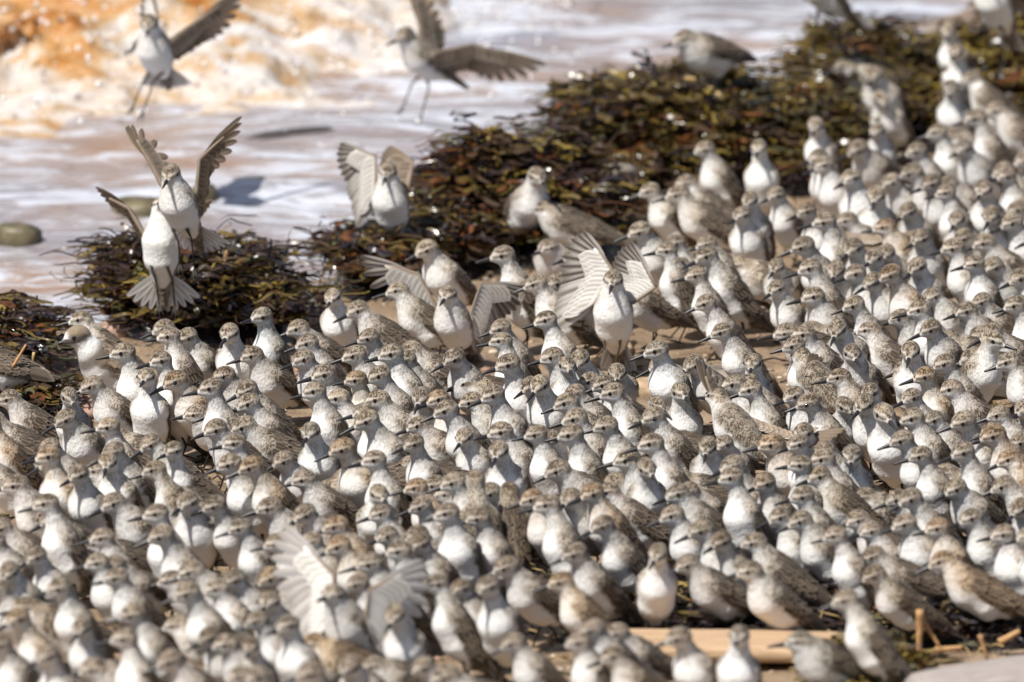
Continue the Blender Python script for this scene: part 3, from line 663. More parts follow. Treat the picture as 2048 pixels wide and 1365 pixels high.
# birds mostly hidden behind others
HIDDEN_BIRDS = [
 (0.5040,0.8662,0.000,-22,'M','n',-98,0.935,''),
 (0.6447,0.9697,0.000,-22,'H','n',-158,0.963,''),
 (0.6968,0.5492,0.000,0,'M','n',-160,1.041,''),
 (0.7124,0.5950,0.000,0,'M','p',-150,1.047,''),
 (-0.4053,-0.3481,0.000,0,'N','r',-160,0.963,''),
 (0.0926,-0.0734,0.000,-22,'N','p',-133,1.045,''),
 (0.1114,0.0618,0.000,0,'N','n',-150,1.023,''),
 (0.5979,0.2936,0.000,0,'M','p',-110,0.954,''),
 (0.6428,0.2282,0.000,0,'U','p',-110,1.042,''),
 (0.4727,0.3199,0.000,-22,'N','p',-148,0.950,''),
 (0.4658,0.0676,0.000,0,'M','n',-125,1.049,''),
 (0.4800,0.0039,0.000,0,'M','n',-120,0.994,''),
 (0.5012,0.1306,0.000,0,'N','p',-110,0.958,''),
 (0.4402,-0.0665,0.000,22,'M','p',-127,1.046,''),
 (0.4596,-0.1012,0.000,-22,'M','n',-133,1.013,''),
 (0.6808,-0.1361,0.000,0,'M','d',-150,1.043,''),
 (0.4277,-0.2760,0.000,0,'H','n',-170,1.005,''),
 (0.5205,-0.2936,0.000,-22,'N','n',-143,0.971,''),
 (0.6633,-0.3135,0.000,-22,'U','n',-148,0.964,''),
 (0.6759,-0.2261,0.000,-22,'M','n',-138,0.953,''),
 (0.5923,-0.3447,0.000,0,'H','n',-165,0.992,''),
 (0.6336,-0.2875,0.000,0,'H','n',-150,0.981,''),
 (0.6969,0.1417,0.000,0,'M','n',-140,0.947,''),
 (0.6937,0.3900,0.000,-22,'N','p',-128,0.979,''),
 (-0.3260,-0.8098,0.000,-22,'N','n',-143,0.985,''),
 (-0.4628,-1.0844,0.000,0,'H','n',-170,1.001,''),
 (-0.3850,-1.1614,0.000,-22,'H','r',-118,0.976,''),
 (-0.3357,-1.3110,0.000,-22,'N','n',-138,0.923,''),
 (-0.4451,-0.8894,0.000,0,'H','d',-190,0.942,''),
 (-0.0797,-1.0407,0.000,0,'H','n',-170,0.997,''),
 (-0.1641,-1.0694,0.000,0,'F','d',-167,1.054,''),
 (-0.0587,-1.1286,0.000,-22,'H','n',-148,0.960,''),
 (0.0010,-1.2496,0.000,-22,'N','r',-128,1.012,''),
 (-0.0427,-1.2075,0.000,0,'H','n',-165,0.998,''),
 (0.0697,-0.6475,0.000,22,'U','n',-97,0.944,''),
 (0.0983,-0.5859,0.000,0,'M','n',-110,1.042,''),
 (0.0775,-0.5425,0.000,-22,'N','n',-143,1.015,''),
 (0.1306,-0.6330,0.000,0,'N','n',-160,0.924,''),
 (0.1101,-0.7484,0.000,0,'M','n',-150,0.952,''),
 (0.1013,-0.9645,0.000,-22,'M','n',-148,1.060,''),
 (0.0605,-0.9480,0.000,0,'N','n',-110,0.973,''),
 (0.2224,-0.5408,0.000,-22,'N','r',-138,1.007,''),
 (0.1812,-0.8107,0.000,48,'M','p',-103,0.925,''),
 (0.2284,-0.8882,0.000,0,'H','n',-170,1.018,''),
 (0.2936,-0.7532,0.000,-22,'M','n',-148,1.005,''),
 (0.3027,-0.6484,0.000,0,'U','p',-100,0.969,''),
 (0.3228,-0.6861,0.000,0,'M','n',-150,0.931,''),
 (0.2672,-0.9785,0.000,-22,'N','n',-108,0.930,''),
 (0.2425,-1.1100,0.000,0,'H','n',-165,0.991,''),
 (0.1623,-1.0909,0.000,-22,'H','n',-143,0.970,''),
 (0.0872,-1.3099,0.000,0,'N','p',-120,1.045,''),
 (0.3709,-0.5443,0.000,-48,'U','n',-127,0.962,''),
 (0.6314,-0.4438,0.000,0,'H','n',-170,1.044,''),
 (0.3643,-0.7815,0.000,-22,'M','n',-128,0.965,''),
 (0.4564,-0.7866,0.000,0,'U','g',-125,0.932,''),
 (0.5071,-0.7933,0.000,0,'M','n',-140,0.943,''),
 (0.6209,-0.8819,0.000,-22,'M','n',-153,0.943,''),
 (0.6061,-1.0062,0.000,-22,'U','n',-143,0.936,''),
 (0.6491,-0.8285,0.000,0,'N','r',-130,1.012,''),
 (0.6427,-0.9616,0.000,-22,'N','n',-133,0.931,''),
 (0.4118,-1.0776,0.000,0,'M','n',-160,0.965,''),
 (0.5600,-1.1158,0.000,0,'H','r',-165,1.053,''),
 (0.4895,-1.2608,0.000,-22,'N','n',-143,0.928,''),
 (0.6346,-1.2281,0.000,0,'N','n',-170,1.014,''),
 (-0.2771,-2.2042,0.000,-22,'M','n',-148,0.981,''),
 (-0.5612,-1.7688,0.000,-22,'M','d',-143,0.944,''),
 (-0.2190,-1.7210,0.000,0,'M','n',-140,0.956,''),
 (-0.1161,-1.4562,0.000,0,'N','d',-150,0.927,''),
 (-0.2526,-2.2450,0.000,0,'U','d',-150,0.992,''),
 (0.6122,-1.5731,0.000,-22,'U','n',-133,0.943,''),
 (-0.5760,-1.5680,0.000,-22,'M','n',-143,1.002,''),
 (-0.6000,-1.1040,0.000,0,'M','n',-160,0.931,''),
 (0.3600,-0.9440,0.000,-22,'N','n',-98,1.008,''),
 (0.0803,-1.5762,0.000,-22,'H','d',-98,0.962,''),
 (-0.5160,-1.3440,0.000,-22,'N','n',-128,0.935,''),
 (0.5160,-0.4800,0.000,-22,'H','n',-128,0.942,''),
]
# weed heaps: x, y, height, half width, half depth
HEAPS = [(-0.657, -0.185, 0.078, 0.048, 0.13), (-0.601, -0.458, 0.03, 0.055, 0.11), (-0.461, 0.129, 0.104, 0.048, 0.1), (-0.389, 0.129, 0.09, 0.055, 0.11), (-0.319, 0.056, 0.062, 0.03, 0.085), (-0.199, 0.361, 0.046, 0.026, 0.09), (-0.149, 0.424, 0.054, 0.042, 0.11), (-0.09, 0.488, 0.052, 0.045, 0.11), (-0.04, 0.649, 0.1, 0.065, 0.14), (0.058, 0.633, 0.095, 0.075, 0.14), (0.126, 1.05, 0.098, 0.05, 0.13), (0.199, 1.084, 0.115, 0.065, 0.15), (0.283, 1.118, 0.138, 0.072, 0.16), (0.387, 1.118, 0.088, 0.065, 0.15), (0.491, 1.435, 0.118, 0.062, 0.15), (0.572, 1.417, 0.09, 0.06, 0.15), (0.652, 1.489, 0.108, 0.065, 0.15), (0.746, 1.507, 0.11, 0.08, 0.15), (0.268, -1.472, 0.018, 0.26, 0.14), (0.515, -1.447, 0.03, 0.17, 0.16), (0.098, -1.447, 0.016, 0.13, 0.1), (0.411, -1.888, 0.042, 0.06, 0.1)]
# birds with open wings: key, body centre, heading, pitch, roll, head turn, head pitch, scale, wings (wrist, tip, trailing direction, chord, visible face, side), legs (heel, toes), tail spread
FLYERS = [
 ('a', [-0.4865, 0.85, 0.2136], -104, 34, 4, 8, -52, 1.0, [([0.0035, 0.03, 0.0415], [-0.0155, 0.08, 0.0877], [-0.5172, 0.6322, -0.5769], 0.0497, 'u', -1), ([0.0496, 0.02, 0.0379], [0.1223, 0.05, 0.0809], [0.3107, 0.359, -0.8801], 0.0359, 'b', 1)], [([-0.0201, 0.0, -0.0432], [-0.0311, -0.005, -0.0715]), ([-0.003, 0.0, -0.0376], [-0.0175, -0.005, -0.0784])], 32),
 ('b', [-0.1198, 1.15, 0.145], -148, 22, -10, 14, -34, 1.0, [([-0.0099, 0.03, 0.0417], [-0.0212, 0.06, 0.107], [0.6605, 0.5964, -0.4561], 0.0552, 'b', -1), ([0.0648, 0.01, 0.0208], [0.1701, 0.03, -0.0144], [-0.246, 0.2033, -0.9477], 0.0386, 'b', 1)], [([-0.0189, 0.0, -0.0305], [-0.0314, -0.005, -0.0629]), ([0.0041, 0.0, -0.0376], [-0.0064, -0.005, -0.0771])], 10),
 ('c', [-0.4229, -0.2, 0.2174], -116, 40, 6, 4, -58, 1.0, [([-0.0446, 0.03, 0.0591], [-0.0686, 0.05, 0.0994], [0.7198, 0.3165, -0.6178], 0.0552, 'b', -1), ([0.0228, 0.02, 0.0611], [0.0805, 0.05, 0.1085], [0.2031, 0.6157, -0.7614], 0.0414, 'b', 1)], [([-0.0035, 0.0, -0.0438], [-0.0016, -0.005, -0.0708]), ([0.0132, 0.0, -0.0392], [0.0169, -0.005, -0.0786])], 44),
 ('d', [-0.4516, -0.11, 0.1446], -96, 66, 0, 0, -40, 1.0, [([-0.0418, 0.03, 0.0496], [-0.0891, 0.06, 0.0664], [0.1828, 0.707, -0.6832], 0.0414, 'b', -1), ([0.0316, 0.03, 0.0397], [0.0683, 0.06, 0.0499], [-0.1263, 0.687, -0.7156], 0.0414, 'b', 1)], [([-0.0055, 0.0, -0.0474], [-0.0029, -0.005, -0.0713]), ([0.0145, 0.0, -0.0395], [0.0177, -0.005, -0.0727])], 52),
 ('e', [-0.1599, 0.36, 0.102], -106, 46, 0, 8, -62, 1.0, [([-0.0208, 0.03, 0.0636], [-0.0715, 0.05, 0.0744], [-0.4322, 0.2051, -0.8781], 0.0607, 'u', -1), ([0.0291, 0.03, 0.0548], [-0.0077, 0.05, 0.0704], [-0.7016, 0.2451, -0.6691], 0.0552, 'b', 1)], [([-0.0186, 0.0, -0.0271], [-0.0319, -0.005, -0.0512]), ([0.0079, 0.0, -0.0373], [0.0032, -0.005, -0.0566])], 40),
 ('f', [-0.0732, -0.16, 0.0536], -112, 36, 0, 8, -44, 1.0, [([-0.0464, 0.03, 0.0638], [-0.1251, 0.06, 0.0784], [0.3008, 0.1832, -0.9359], 0.069, 'u', -1), ([0.0333, 0.03, 0.052], [0.0938, 0.05, 0.0397], [0.1779, 0.1959, -0.9643], 0.0607, 'u', 1)], [([-0.018, 0.0, -0.023], [-0.0219, -0.005, -0.043]), ([0.0096, 0.0, -0.0296], [0.0128, -0.005, -0.0515])], 14),
 ('g', [0.1303, -0.23, 0.0788], -98, 48, -2, 4, -60, 1.06, [([-0.0011, 0.03, 0.0589], [-0.0414, 0.05, 0.1057], [-0.8272, 0.1376, -0.5449], 0.0718, 'u', -1), ([0.0532, 0.02, 0.0382], [0.0194, 0.04, 0.0934], [-0.9364, 0.3507, 0.0104], 0.0635, 'u', 1)], [([-0.0114, 0.0, -0.036], [-0.0306, -0.005, -0.0565]), ([0.0077, 0.0, -0.036], [0.0001, -0.005, -0.0611])], 16),
 ('h', [0.4383, 1.25, 0.2209], -150, 30, 0, 0, -30, 1.0, [([-0.0344, 0.03, 0.0285], [-0.0623, 0.05, 0.0747], [0.3563, 0.5069, -0.7849], 0.0497, 'b', -1), ([0.0392, 0.03, 0.0285], [0.0851, 0.05, 0.0676], [-0.3242, 0.5132, -0.7947], 0.0497, 'b', 1)], [([-0.0116, 0.0, -0.0442], [-0.0158, -0.005, -0.0775]), ([0.0213, -0.0, -0.0406], [0.0185, -0.005, -0.0718])], 46),
 ('i', [0.6757, 1.2, 0.212], -118, 40, 0, 34, -50, 1.05, [([-0.025, 0.03, 0.0433], [-0.0422, 0.05, 0.0929], [0.3643, 0.5058, -0.7819], 0.0497, 'b', -1), ([0.036, 0.03, 0.0256], [0.0845, 0.04, -0.0262], [-0.6954, 0.5425, -0.4713], 0.0497, 'b', 1)], [([-0.0094, -0.0, -0.037], [-0.0135, -0.005, -0.0801]), ([0.0129, 0.0, -0.037], [0.0089, -0.005, -0.0829])], 10),
 ('j', [0.2792, -0.92, 0.0881], -218, 18, 12, -10, -20, 1.0, [([-0.0344, 0.03, 0.0357], [-0.0507, 0.05, 0.0844], [0.56, 0.6018, -0.5694], 0.0469, 'b', 1), ([0.0532, -0.02, 0.0046], [0.1268, -0.04, 0.0198], [0.116, -0.959, -0.2587], 0.0442, 'b', -1)], [], 12),
 ('k', [-0.1813, -1.9, 0.0839], -132, 30, 0, 14, -24, 1.05, [([-0.0213, 0.03, 0.0582], [-0.0819, 0.06, 0.1119], [-0.5527, 0.0, -0.8334], 0.0635, 'p', -1), ([0.0186, 0.02, 0.0431], [0.0822, 0.04, 0.0722], [0.3214, 0.2011, -0.9253], 0.0773, 'p', 1)], [([-0.003, 0.0, -0.0398], [-0.0007, -0.005, -0.0515]), ([0.0061, 0.0, -0.0398], [0.0096, -0.005, -0.0515])], 12),
 ('l', [0.3871, -0.6, 0.072], -230, 14, 0, -20, -20, 0.98, [([-0.0169, 0.0, 0.0147], [-0.0112, 0.01, 0.0425], [0.6608, 0.4527, -0.5986], 0.0386, 'b', 1)], [], 10),
 ('m', [0.4281, 0.28, 0.0614], -240, 16, 0, 0, -20, 0.98, [([0.0445, -0.01, 0.017], [0.1074, -0.02, 0.0346], [0.0475, -0.9496, -0.3099], 0.0469, 'b', -1)], [], 10),
]
STONES = [
 (0.176, -0.293, 0.003, 0.045, 0.03, 0.012, 0, 'flat tan stone in the sand gap below the blue-grey bird'),
 (0.123, -0.097, 0.003, 0.075, 0.03, 0.01, 0, 'long tan stone under the feet of the landing bird'),
 (0.282, -0.244, 0.004, 0.06, 0.035, 0.016, 1, 'grey flat stone behind the bird with rusty cap'),
 (0.452, 1.134, 0.035, 0.032, 0.03, 0.026, 0, 'round tan stone among the pale birds by the far weed'),
 (0.548, 1.896, 0.004, 0.016, 0.015, 0.018, 3, 'small pinkish stone on the far weed heap'),
 (0.146, 0.651, 0.088, 0.026, 0.02, 0.014, 1, 'grey-pink stone in front of the tall weed heap'),
 (-0.533, -0.418, 0.007, 0.05, 0.045, 0.012, 3, 'wet reddish stone on the sand beside the left weed'),
 (-0.518, 0.032, 0.004, 0.022, 0.02, 0.016, 3, 'small pink stone at the foot of the left weed heap'),
 (0.593, -0.287, 0.003, 0.04, 0.03, 0.012, 0, 'tan stone under the pale right-turned bird'),
 (-0.672, 0.711, -0.014, 0.034, 0.03, 0.021, 2, 'olive weed-covered rock in the water at the left edge'),
 (-0.301, 1.417, -0.021, 0.085, 0.022, 0.0155, 4, 'long dark strip of floating weed awash in the surf'),  # floating weed strip, shaped with the stone mesh
 (-0.097, 1.177, -0.014, 0.018, 0.02, 0.022, 0, 'small tan rock in the water behind the middle weed'),
 (-0.508, 0.89, -0.014, 0.045, 0.035, 0.018, 2, 'olive rock in the water behind the hovering birds'),
 (-0.427, 0.971, -0.014, 0.024, 0.02, 0.022, 2, 'small dark olive rock in the water right of the hovering birds'),
]
PLANK = (0.256, -1.7205, 0.018)
LOG = (0.5777, -2.0307, 0.045)
LEAF = (0.33, -1.8016, 0.03)
PLOVER = (-0.5033, -0.4809, 0.004, -160)
STRAWS = [
 ((0.2415, 1.0864, 0.132), (0.3162, 0.994, 0.094), 0.0045, 0.012, 0, 'long straw leaning down the tall weed heap'),
 ((0.171, 0.9687, 0.078), (0.205, 0.925, 0.056), 0.004, 0.0, 0, 'short straw stub at the foot of the tall weed heap'),
 ((0.2143, 0.96, 0.084), (0.2405, 1.0121, 0.096), 0.0035, 0, 1, 'brown reed propped on the tall weed heap, left of two'),
 ((0.2393, 1.0191, 0.096), (0.2423, 0.9844, 0.072), 0.0035, 0, 1, 'brown reed upright on the tall weed heap, right of two'),
 ((-0.3712, 0.0929, 0.098), (-0.3788, 0.0557, 0.084), 0.0032, 0, 1, 'short orange reed on the heap under the hovering birds'),
 ((-0.1393, 0.4248, 0.068), (-0.1093, 0.4161, 0.046), 0.005, 0, 1, 'reddish stalk sloping over the middle weed heap'),
 ((0.4704, -1.7101, 0.0617), (0.4697, -1.7101, 0.0083), 0.0049, 0, 1, 'upright brown reed stub before the lower right weed'),
 ((0.4738, -1.6984, 0.047), (0.4943, -1.6984, 0.0142), 0.0033, 0, 1, 'brown reed leaning from the upright stub'),
 ((0.4884, -1.7017, 0.0121), (0.5196, -1.7017, 0.0151), 0.0039, 0, 1, 'brown reed lying flat at the lower right'),
 ((0.5389, -1.7328, 0.0377), (0.5478, -1.7328, 0.008), 0.0033, 0, 1, 'pale reed standing by the bleached log'),
 ((0.5629, -1.6871, 0.0174), (0.587, -1.6871, 0.0311), 0.0046, 0, 1, 'broken brown reed piece near the right edge'),
 ((0.2365, -1.5692, 0.0642), (0.3007, -1.5692, 0.024), 0.001, 0.02, 0, 'curved straw arching over the dark weed'),
 ((0.2649, -1.6138, 0.0231), (0.2938, -1.6138, 0.0589), 0.0009, 0, 0, 'thin straw slanting up behind the plank'),
 ((0.4695, -1.6085, 0.0337), (0.481, -1.6085, 0.0517), 0.0008, 0, 0, 'thin straw tuft stem above the reed stub'),
 ((-0.6278, -0.4781, 0.0722), (-0.6106, -0.4781, 0.1012), 0.0022, 0, 1, 'tan straw slanting at the left edge'),
 ((-0.6026, -0.432, 0.0812), (-0.6093, -0.432, 0.0392), 0.0018, 0, 0, 'thin straw upright in the left weed'),
]

# ------------------------------------------------------------------ bird bodies
WHITE = np.array([.80, .79, .77]); BROWN = np.array([.185, .143, .100]); BUFF = np.array([.36, .292, .215])
GREY = np.array([.50, .445, .375]); DARK = np.array([.075, .056, .042])

def rot_y(a):   # pitch up positive (x -> z)
    c, s = math.cos(a), math.sin(a); return np.array([[c, 0, -s], [0, 1, 0], [s, 0, c]])
def rot_z(a):
    c, s = math.cos(a), math.sin(a); return np.array([[c, -s, 0], [s, c, 0], [0, 0, 1]])
def rot_x(a):
    c, s = math.cos(a), math.sin(a); return np.array([[1, 0, 0], [0, c, -s], [0, s, c]])

POSES = {  # body pitch, body centre height, head centre (x, z), head pitch, body length factor, neck base radius, neck top radius
    'U': dict(pitch=62, zb=.0665, head=(.0265, .1255), hp=-13, nb=.0128, nt=.0080, fat=.76),
    'M': dict(pitch=50, zb=.0620, head=(.0320, .1130), hp=-16, nb=.0138, nt=.0084, fat=.79),
    'N': dict(pitch=36, zb=.0575, head=(.0395, .1010), hp=-15, nb=.0150, nt=.0092, fat=.83),
    'H': dict(pitch=20, zb=.0515, head=(.0435, .0800), hp=-12, nb=.0185, nt=.0112, fat=.90),
    'F': dict(pitch=2, zb=.0535, head=(.0560, .0560), hp=-42, nb=.0190, nt=.0120, fat=1.0),
    'X': dict(pitch=14, zb=0.0, head=(.0500, .0250), hp=-12, nb=.0160, nt=.0098, fat=.82),   # in flight, about the origin
}

HS = .87      # head size
class Body:
    def __init__(self, pose, hyaw=0.0, hpitch=None):
        P = POSES[pose]; self.pose = pose
        a = math.radians(P['pitch']); self.pa = a
        self.ax = np.array([math.cos(a), 0, math.sin(a)]); self.up = np.array([-math.sin(a), 0, math.cos(a)])
        self.B = np.array([0, 0, P['zb']]); self.fat = P['fat']
        self.H = np.array([P['head'][0], 0, P['head'][1]])
        self.R = rot_z(hyaw) @ rot_y(math.radians(P['hp'] if hpitch is None else hpitch))
        self.H = self.H + rot_z(hyaw) @ np.array([.003, 0, 0]) - np.array([.003, 0, 0])
        self.nb, self.nt = P['nb'], P['nt']
        ax, up, B = self.ax, self.up, self.B
        self.nbase = B + ax * .029 + up * .004
        self.nmid = (self.nbase * .42 + self.H * .58) + np.array([-.0025, 0, -.003])
        ta = a * .55 if pose != 'X' else a
        self.tdir = np.array([-math.cos(ta), 0, -math.sin(ta)])
        self.tail0 = B - ax * .036 + up * .003
        self.tail1 = self.tail0 + self.tdir * .046
        self.fold = pose != 'X'
    @staticmethod
    def cone(p, a, b, r0, r1, sy=1.0):
        a = np.asarray(a, np.float32); b = np.asarray(b, np.float32)
        q = p.copy()
        if sy != 1.0: q = q * np.array([1, sy, 1], np.float32)
        ab = b - a; t = np.clip(((q - a) @ ab) / (ab @ ab), 0, 1)
        return np.linalg.norm(q - a - t[:, None] * ab, axis=1) - (r0 + (r1 - r0) * t)
    @staticmethod
    def smin(a, b, k):
        h = np.clip(.5 + .5 * (b - a) / k, 0, 1)
        return b * (1 - h) + a * h - k * h * (1 - h)
    def sdf(self, p):
        p = np.asarray(p, np.float32); f = self.fat; B, ax, up = self.B, self.ax, self.up
        d = self.cone(p, B - ax * .010 - up * .001, B + ax * .014 - up * .0005, .0262 * f, .0278 * f)
        d = self.smin(d, self.cone(p, B - ax * .012, self.tail0 - up * .002, .0225 * f, .0105), .012)
        d = self.smin(d, self.cone(p, B + ax * .014, self.nbase, .0245 * f, self.nb), .012)
        d = self.smin(d, self.cone(p, self.tail0, self.tail1, .0085, .0030, .62), .010)
        d = self.smin(d, self.cone(p, self.nbase, self.nmid, self.nb, (self.nb + self.nt) * .44), .008)
        d = self.smin(d, self.cone(p, self.nmid, self.H - np.array([.002, 0, .002]), (self.nb + self.nt) * .44, self.nt), .008)
        for s in ((-1, 1) if self.fold else ()):   # thighs
            d = self.smin(d, self.cone(p, B + np.array([-.004, s * .009, -.015]), B + np.array([-.006, s * .009, -.029 * f]), .0085, .0045), .010)
        if self.fold:
            for s in (-1, 1):   # bulge of the folded wing
                w0 = B + ax * .020 + up * .004 + np.array([0, s * .0195 * f, 0]); w1 = B - ax * .026 + up * .006 + np.array([0, s * .0155 * f, 0])
                d = self.smin(d, self.cone(p, w0, w1, .0095, .0075), .009)
        q = (p - self.H.astype(np.float32)) @ self.R.astype(np.float32) / HS
        r = np.array([.0162, .0127, .0133], np.float32)
        k0 = np.linalg.norm(q / r, axis=1); k1 = np.linalg.norm(q / (r * r), axis=1) + 1e-9
        dh = k0 * (k0 - 1) / k1
        dh = self.smin(dh, self.cone(q, (.006, 0, -.0015), (.0188, 0, -.0032), .0098, .0036), .006)
        return self.smin(d, dh * HS, .006)
    def bounds(self):
        lo = np.minimum.reduce([self.H - .03, self.tail1 - .02, self.B - .052]); hi = np.maximum.reduce([self.H + .034, self.B + .052, self.tail1 + .02])
        lo[1] = -.042; hi[1] = .042
        return lo, hi
    def colour(self, p, n, style):
        ax, up, B = self.ax, self.up, self.B
        t = (p - B) @ ax; v = (p - B) @ up; lat = np.abs(p[:, 1])
        ang = np.arctan2(lat, v + .004)                     # 0 dorsal .. pi ventral
        wob = fbm(p * 130, 3) * .22
        rgb = np.tile(WHITE, (len(p), 1)) * (1 - .10 * np.clip(fbm(p * 60 + 9, 3), 0, 1))[:, None]; st = np.full(len(p), .06)
        # neck / breast: front white, sides streaked grey-buff, nape brown-grey
        nax = self.H - self.nbase; nl = np.linalg.norm(nax); nax = nax / nl
        s = np.clip(((p - self.nbase) @ nax) / nl, -1.2, 1.3)
        c = self.nbase + np.clip(s, -.5, 1)[:, None] * nl * nax
        rel = p - c; back = -(rel[:, 0]) / (np.linalg.norm(rel, axis=1) + 1e-6)   # 1 = nape, -1 = throat
        hind = sstep(-.35, .62, back + wob)
        neck = sstep(-.75, .1, s)
        side = sstep(-.9, -.1, back + wob) * neck
        rgb = mix(rgb, GREY, side * .34); st = np.maximum(st, side * .42)
        rgb = mix(rgb, BUFF * .86, hind * neck * .75); st = np.maximum(st, hind * neck * .80)
        # back, rump
        bk = (1 - sstep(1.35, 1.72, ang + wob)) * (1 - sstep(.026, .042, t))
        rgb = mix(rgb, BROWN * .9, bk * .95); st = np.maximum(st, bk * .9)
        tl = sstep(.036, .050, -t) * (v > (-.006 if self.fold else .0025))
        rgb = mix(rgb, BROWN * .6, tl * .8)
        # breast speckles
        br = sstep(-.2, .55, s) * (1 - sstep(.75, 1.0, s)) * (1 - side)
        st = np.maximum(st, br * .50); rgb = mix(rgb, GREY, br * .06)
        sb = sstep(.004, .02, t) * sstep(.010, .020, lat) * sstep(-.016, .000, v)
        st = np.maximum(st, sb * .5); rgb = mix(rgb, GREY, sb * .35)
        # head
        q = (p - self.H) @ self.R / HS
        wh = sstep(-.0135, -.0085, q[:, 2] + .25 * q[:, 0])
        wob2 = fbm(p * 300 + 5, 2) * .0012
        x, y, z = q[:, 0], np.abs(q[:, 1]), q[:, 2] + wob2
        hc = mix(np.tile(WHITE, (len(p), 1)), np.array([.52, .455, .38]), sstep(-.006, .001, z) * .88); hs = np.full(len(p), .22)
        ear = np.exp(-(((x + .002) / .0075) ** 2 + ((z + .0015) / .0040) ** 2)) * (y > .005)
        hc = mix(hc, BUFF, np.clip(ear * 1.05, 0, 1) * .62); hs = np.maximum(hs, ear * .5)
        nap = sstep(.003, -.010, x) if False else 1 - sstep(-.0105, -.003, x)
        hc = mix(hc, BUFF * .92, nap * .85); hs = np.maximum(hs, nap * .65)
        crown = sstep(.0040, .0068, z + np.clip(-x, 0, .01) * .15 - np.clip(x - .008, 0, 1) * .1)
        crown = np.maximum(crown, sstep(.011, .016, x) * (y < .0026) * (z > .001))
        hc = mix(hc, BROWN * 1.08, crown * .92); hs = np.maximum(hs, crown * .95)
        lore = np.exp(-((z - .0008 + .12 * (x - .006)) / .0016) ** 2) * sstep(-.008, .0, x) * (y > .0028) * (1 - sstep(.0165, .0185, x))
        hc = mix(hc, DARK * 1.2, np.clip(lore * 1.5, 0, 1) * .92)
        eyel = np.exp(-((x - .0040) / .0060) ** 2 - ((z - .0004) / .0034) ** 2) * (y > .006)
        hc = mix(hc, DARK * 2.2, np.clip(eyel * 1.1, 0, 1) * .72)
        if style == 'plover':
            mask = np.exp(-((z + .0022) / .0052) ** 2) * (y > .0015) * sstep(-.014, -.006, x) * 1.2
            hc = mix(np.tile(WHITE, (len(p), 1)), BROWN * 1.35, np.clip(sstep(.000, .003, z) + nap * (z > -.004), 0, 1))
            hc = mix(hc, DARK * .7, np.clip(mask * 1.2, 0, 1) * .95); hs[:] = .12
            fr = np.exp(-((x - .0155) / .003) ** 2) * (z > .0005); hc = mix(hc, WHITE, fr)
            rgb = np.tile(WHITE, (len(p), 1)); st[:] = 0
            rgb = mix(rgb, BROWN * .95, bk)
            rgb = mix(rgb, DARK * 1.2, np.clip(np.exp(-((s - .02) / .24) ** 2) * 1.3, 0, 1) * .9)
            rgb = mix(rgb, BROWN * .9, np.clip(bk * (s < -.1), 0, 1))
        rgb = mix(rgb, hc, wh); st = st * (1 - wh) + hs * wh
        return np.concatenate([rgb, st[:, None]], 1)
    def mesh(self, name, h=.0017, style='sandpiper', post=None):
        lo, hi = self.bounds()
        V, Q = surface_nets(self.sdf, lo, hi, h)
        for _ in range(2):
            g = grad(self.sdf, V); V = V - g * self.sdf(V)[:, None]
        C = self.colour(V, grad(self.sdf, V), style)
        if post is not None: V = V @ post.T
        return mesh_np(name, V, Q, C)
    def head_matrix(self, post=None):
        M = np.eye(4); R = self.R if post is None else post @ self.R
        M[:3, :3] = R * HS; M[:3, 3] = self.H if post is None else post @ self.H
        return Matrix(M.tolist())

# shared small parts, in head space (x forward) or body space
def bill_mesh(name, L, droop):
    pts = []; rad = []
    for i in range(9):
        s = i / 8
        pts.append((.0170 + L * s, 0, -.0030 - droop * s * s)); rad.append(.0030 * (1 - s) ** .8 + .0009 + (.0003 if .8 < s < .97 else 0))
    V, F = tube(pts, rad, 8)
    V[:, 1] *= .85
    return mesh_np(name, V, F)
BILLS = [bill_mesh('bill', .0225, .0008), bill_mesh('bill', .0245, .0016), bill_mesh('bill', .0265, .0014)]
for b_ in BILLS: b_.materials.append(M_BILL)
BILL_PLOVER = bill_mesh('bill', .0105, .0); BILL_PLOVER.materials.append(M_BILL)

def eye_mesh(side):
    V = []; F = []; n, m = 10, 6; r = .0029
    for j in range(m + 1):
        th = math.pi * j / m
        for i in range(n):
            ph = 2 * math.pi * i / n
            V.append((r * math.sin(th) * math.cos(ph), r * math.sin(th) * math.sin(ph), r * math.cos(th)))
    for j in range(m):
        for i in range(n):
            F.append((j * n + i, (j + 1) * n + i, (j + 1) * n + (i + 1) % n, j * n + (i + 1) % n))
    V = np.array(V) * [1, .7, 1] + [.0062, side * .01175, .0008]
    return mesh_np('eye', V, F)
EYES = [eye_mesh(-1), eye_mesh(1)]
for e_ in EYES: e_.materials.append(M_EYE)

def leg_pieces(hip, knee, foot, heading, toes=True, curl=0.0):
    A = Acc()
    A.add(*tube([hip, knee, foot], [.0024, .0013, .0011], 6))
    A.add(*tube([np.array(knee) + [0, 0, .0012], np.array(knee) - [0, 0, .0012]], [.0017, .0017], 6))
    if toes:
        for da, L in ((-.55, .015), (0, .018), (.55, .015), (math.pi, .005)):
            d = np.array([math.cos(heading + da), math.sin(heading + da), -curl]); d /= np.linalg.norm(d)
            f = np.array(foot)
            A.add(*tube([f, f + d * L * .5 + [0, 0, .0008], f + d * L], [.0011, .0010, .0005], 5))
    return A
def std_leg(pose, s, k):
    P = POSES[pose]; zb = P['zb']
    dx = (.004, -.006, .010)[k] * (1 if s > 0 else -1)
    hip = (-.006, s * .010, zb - .027); knee = (-.013 + dx * .4, s * .0105, .0235); foot = (-.004 + dx, s * .0105, .0014)
    me = leg_pieces(hip, knee, foot, 0.0).mesh('leg'); me.materials.append(M_LEG)
    return me

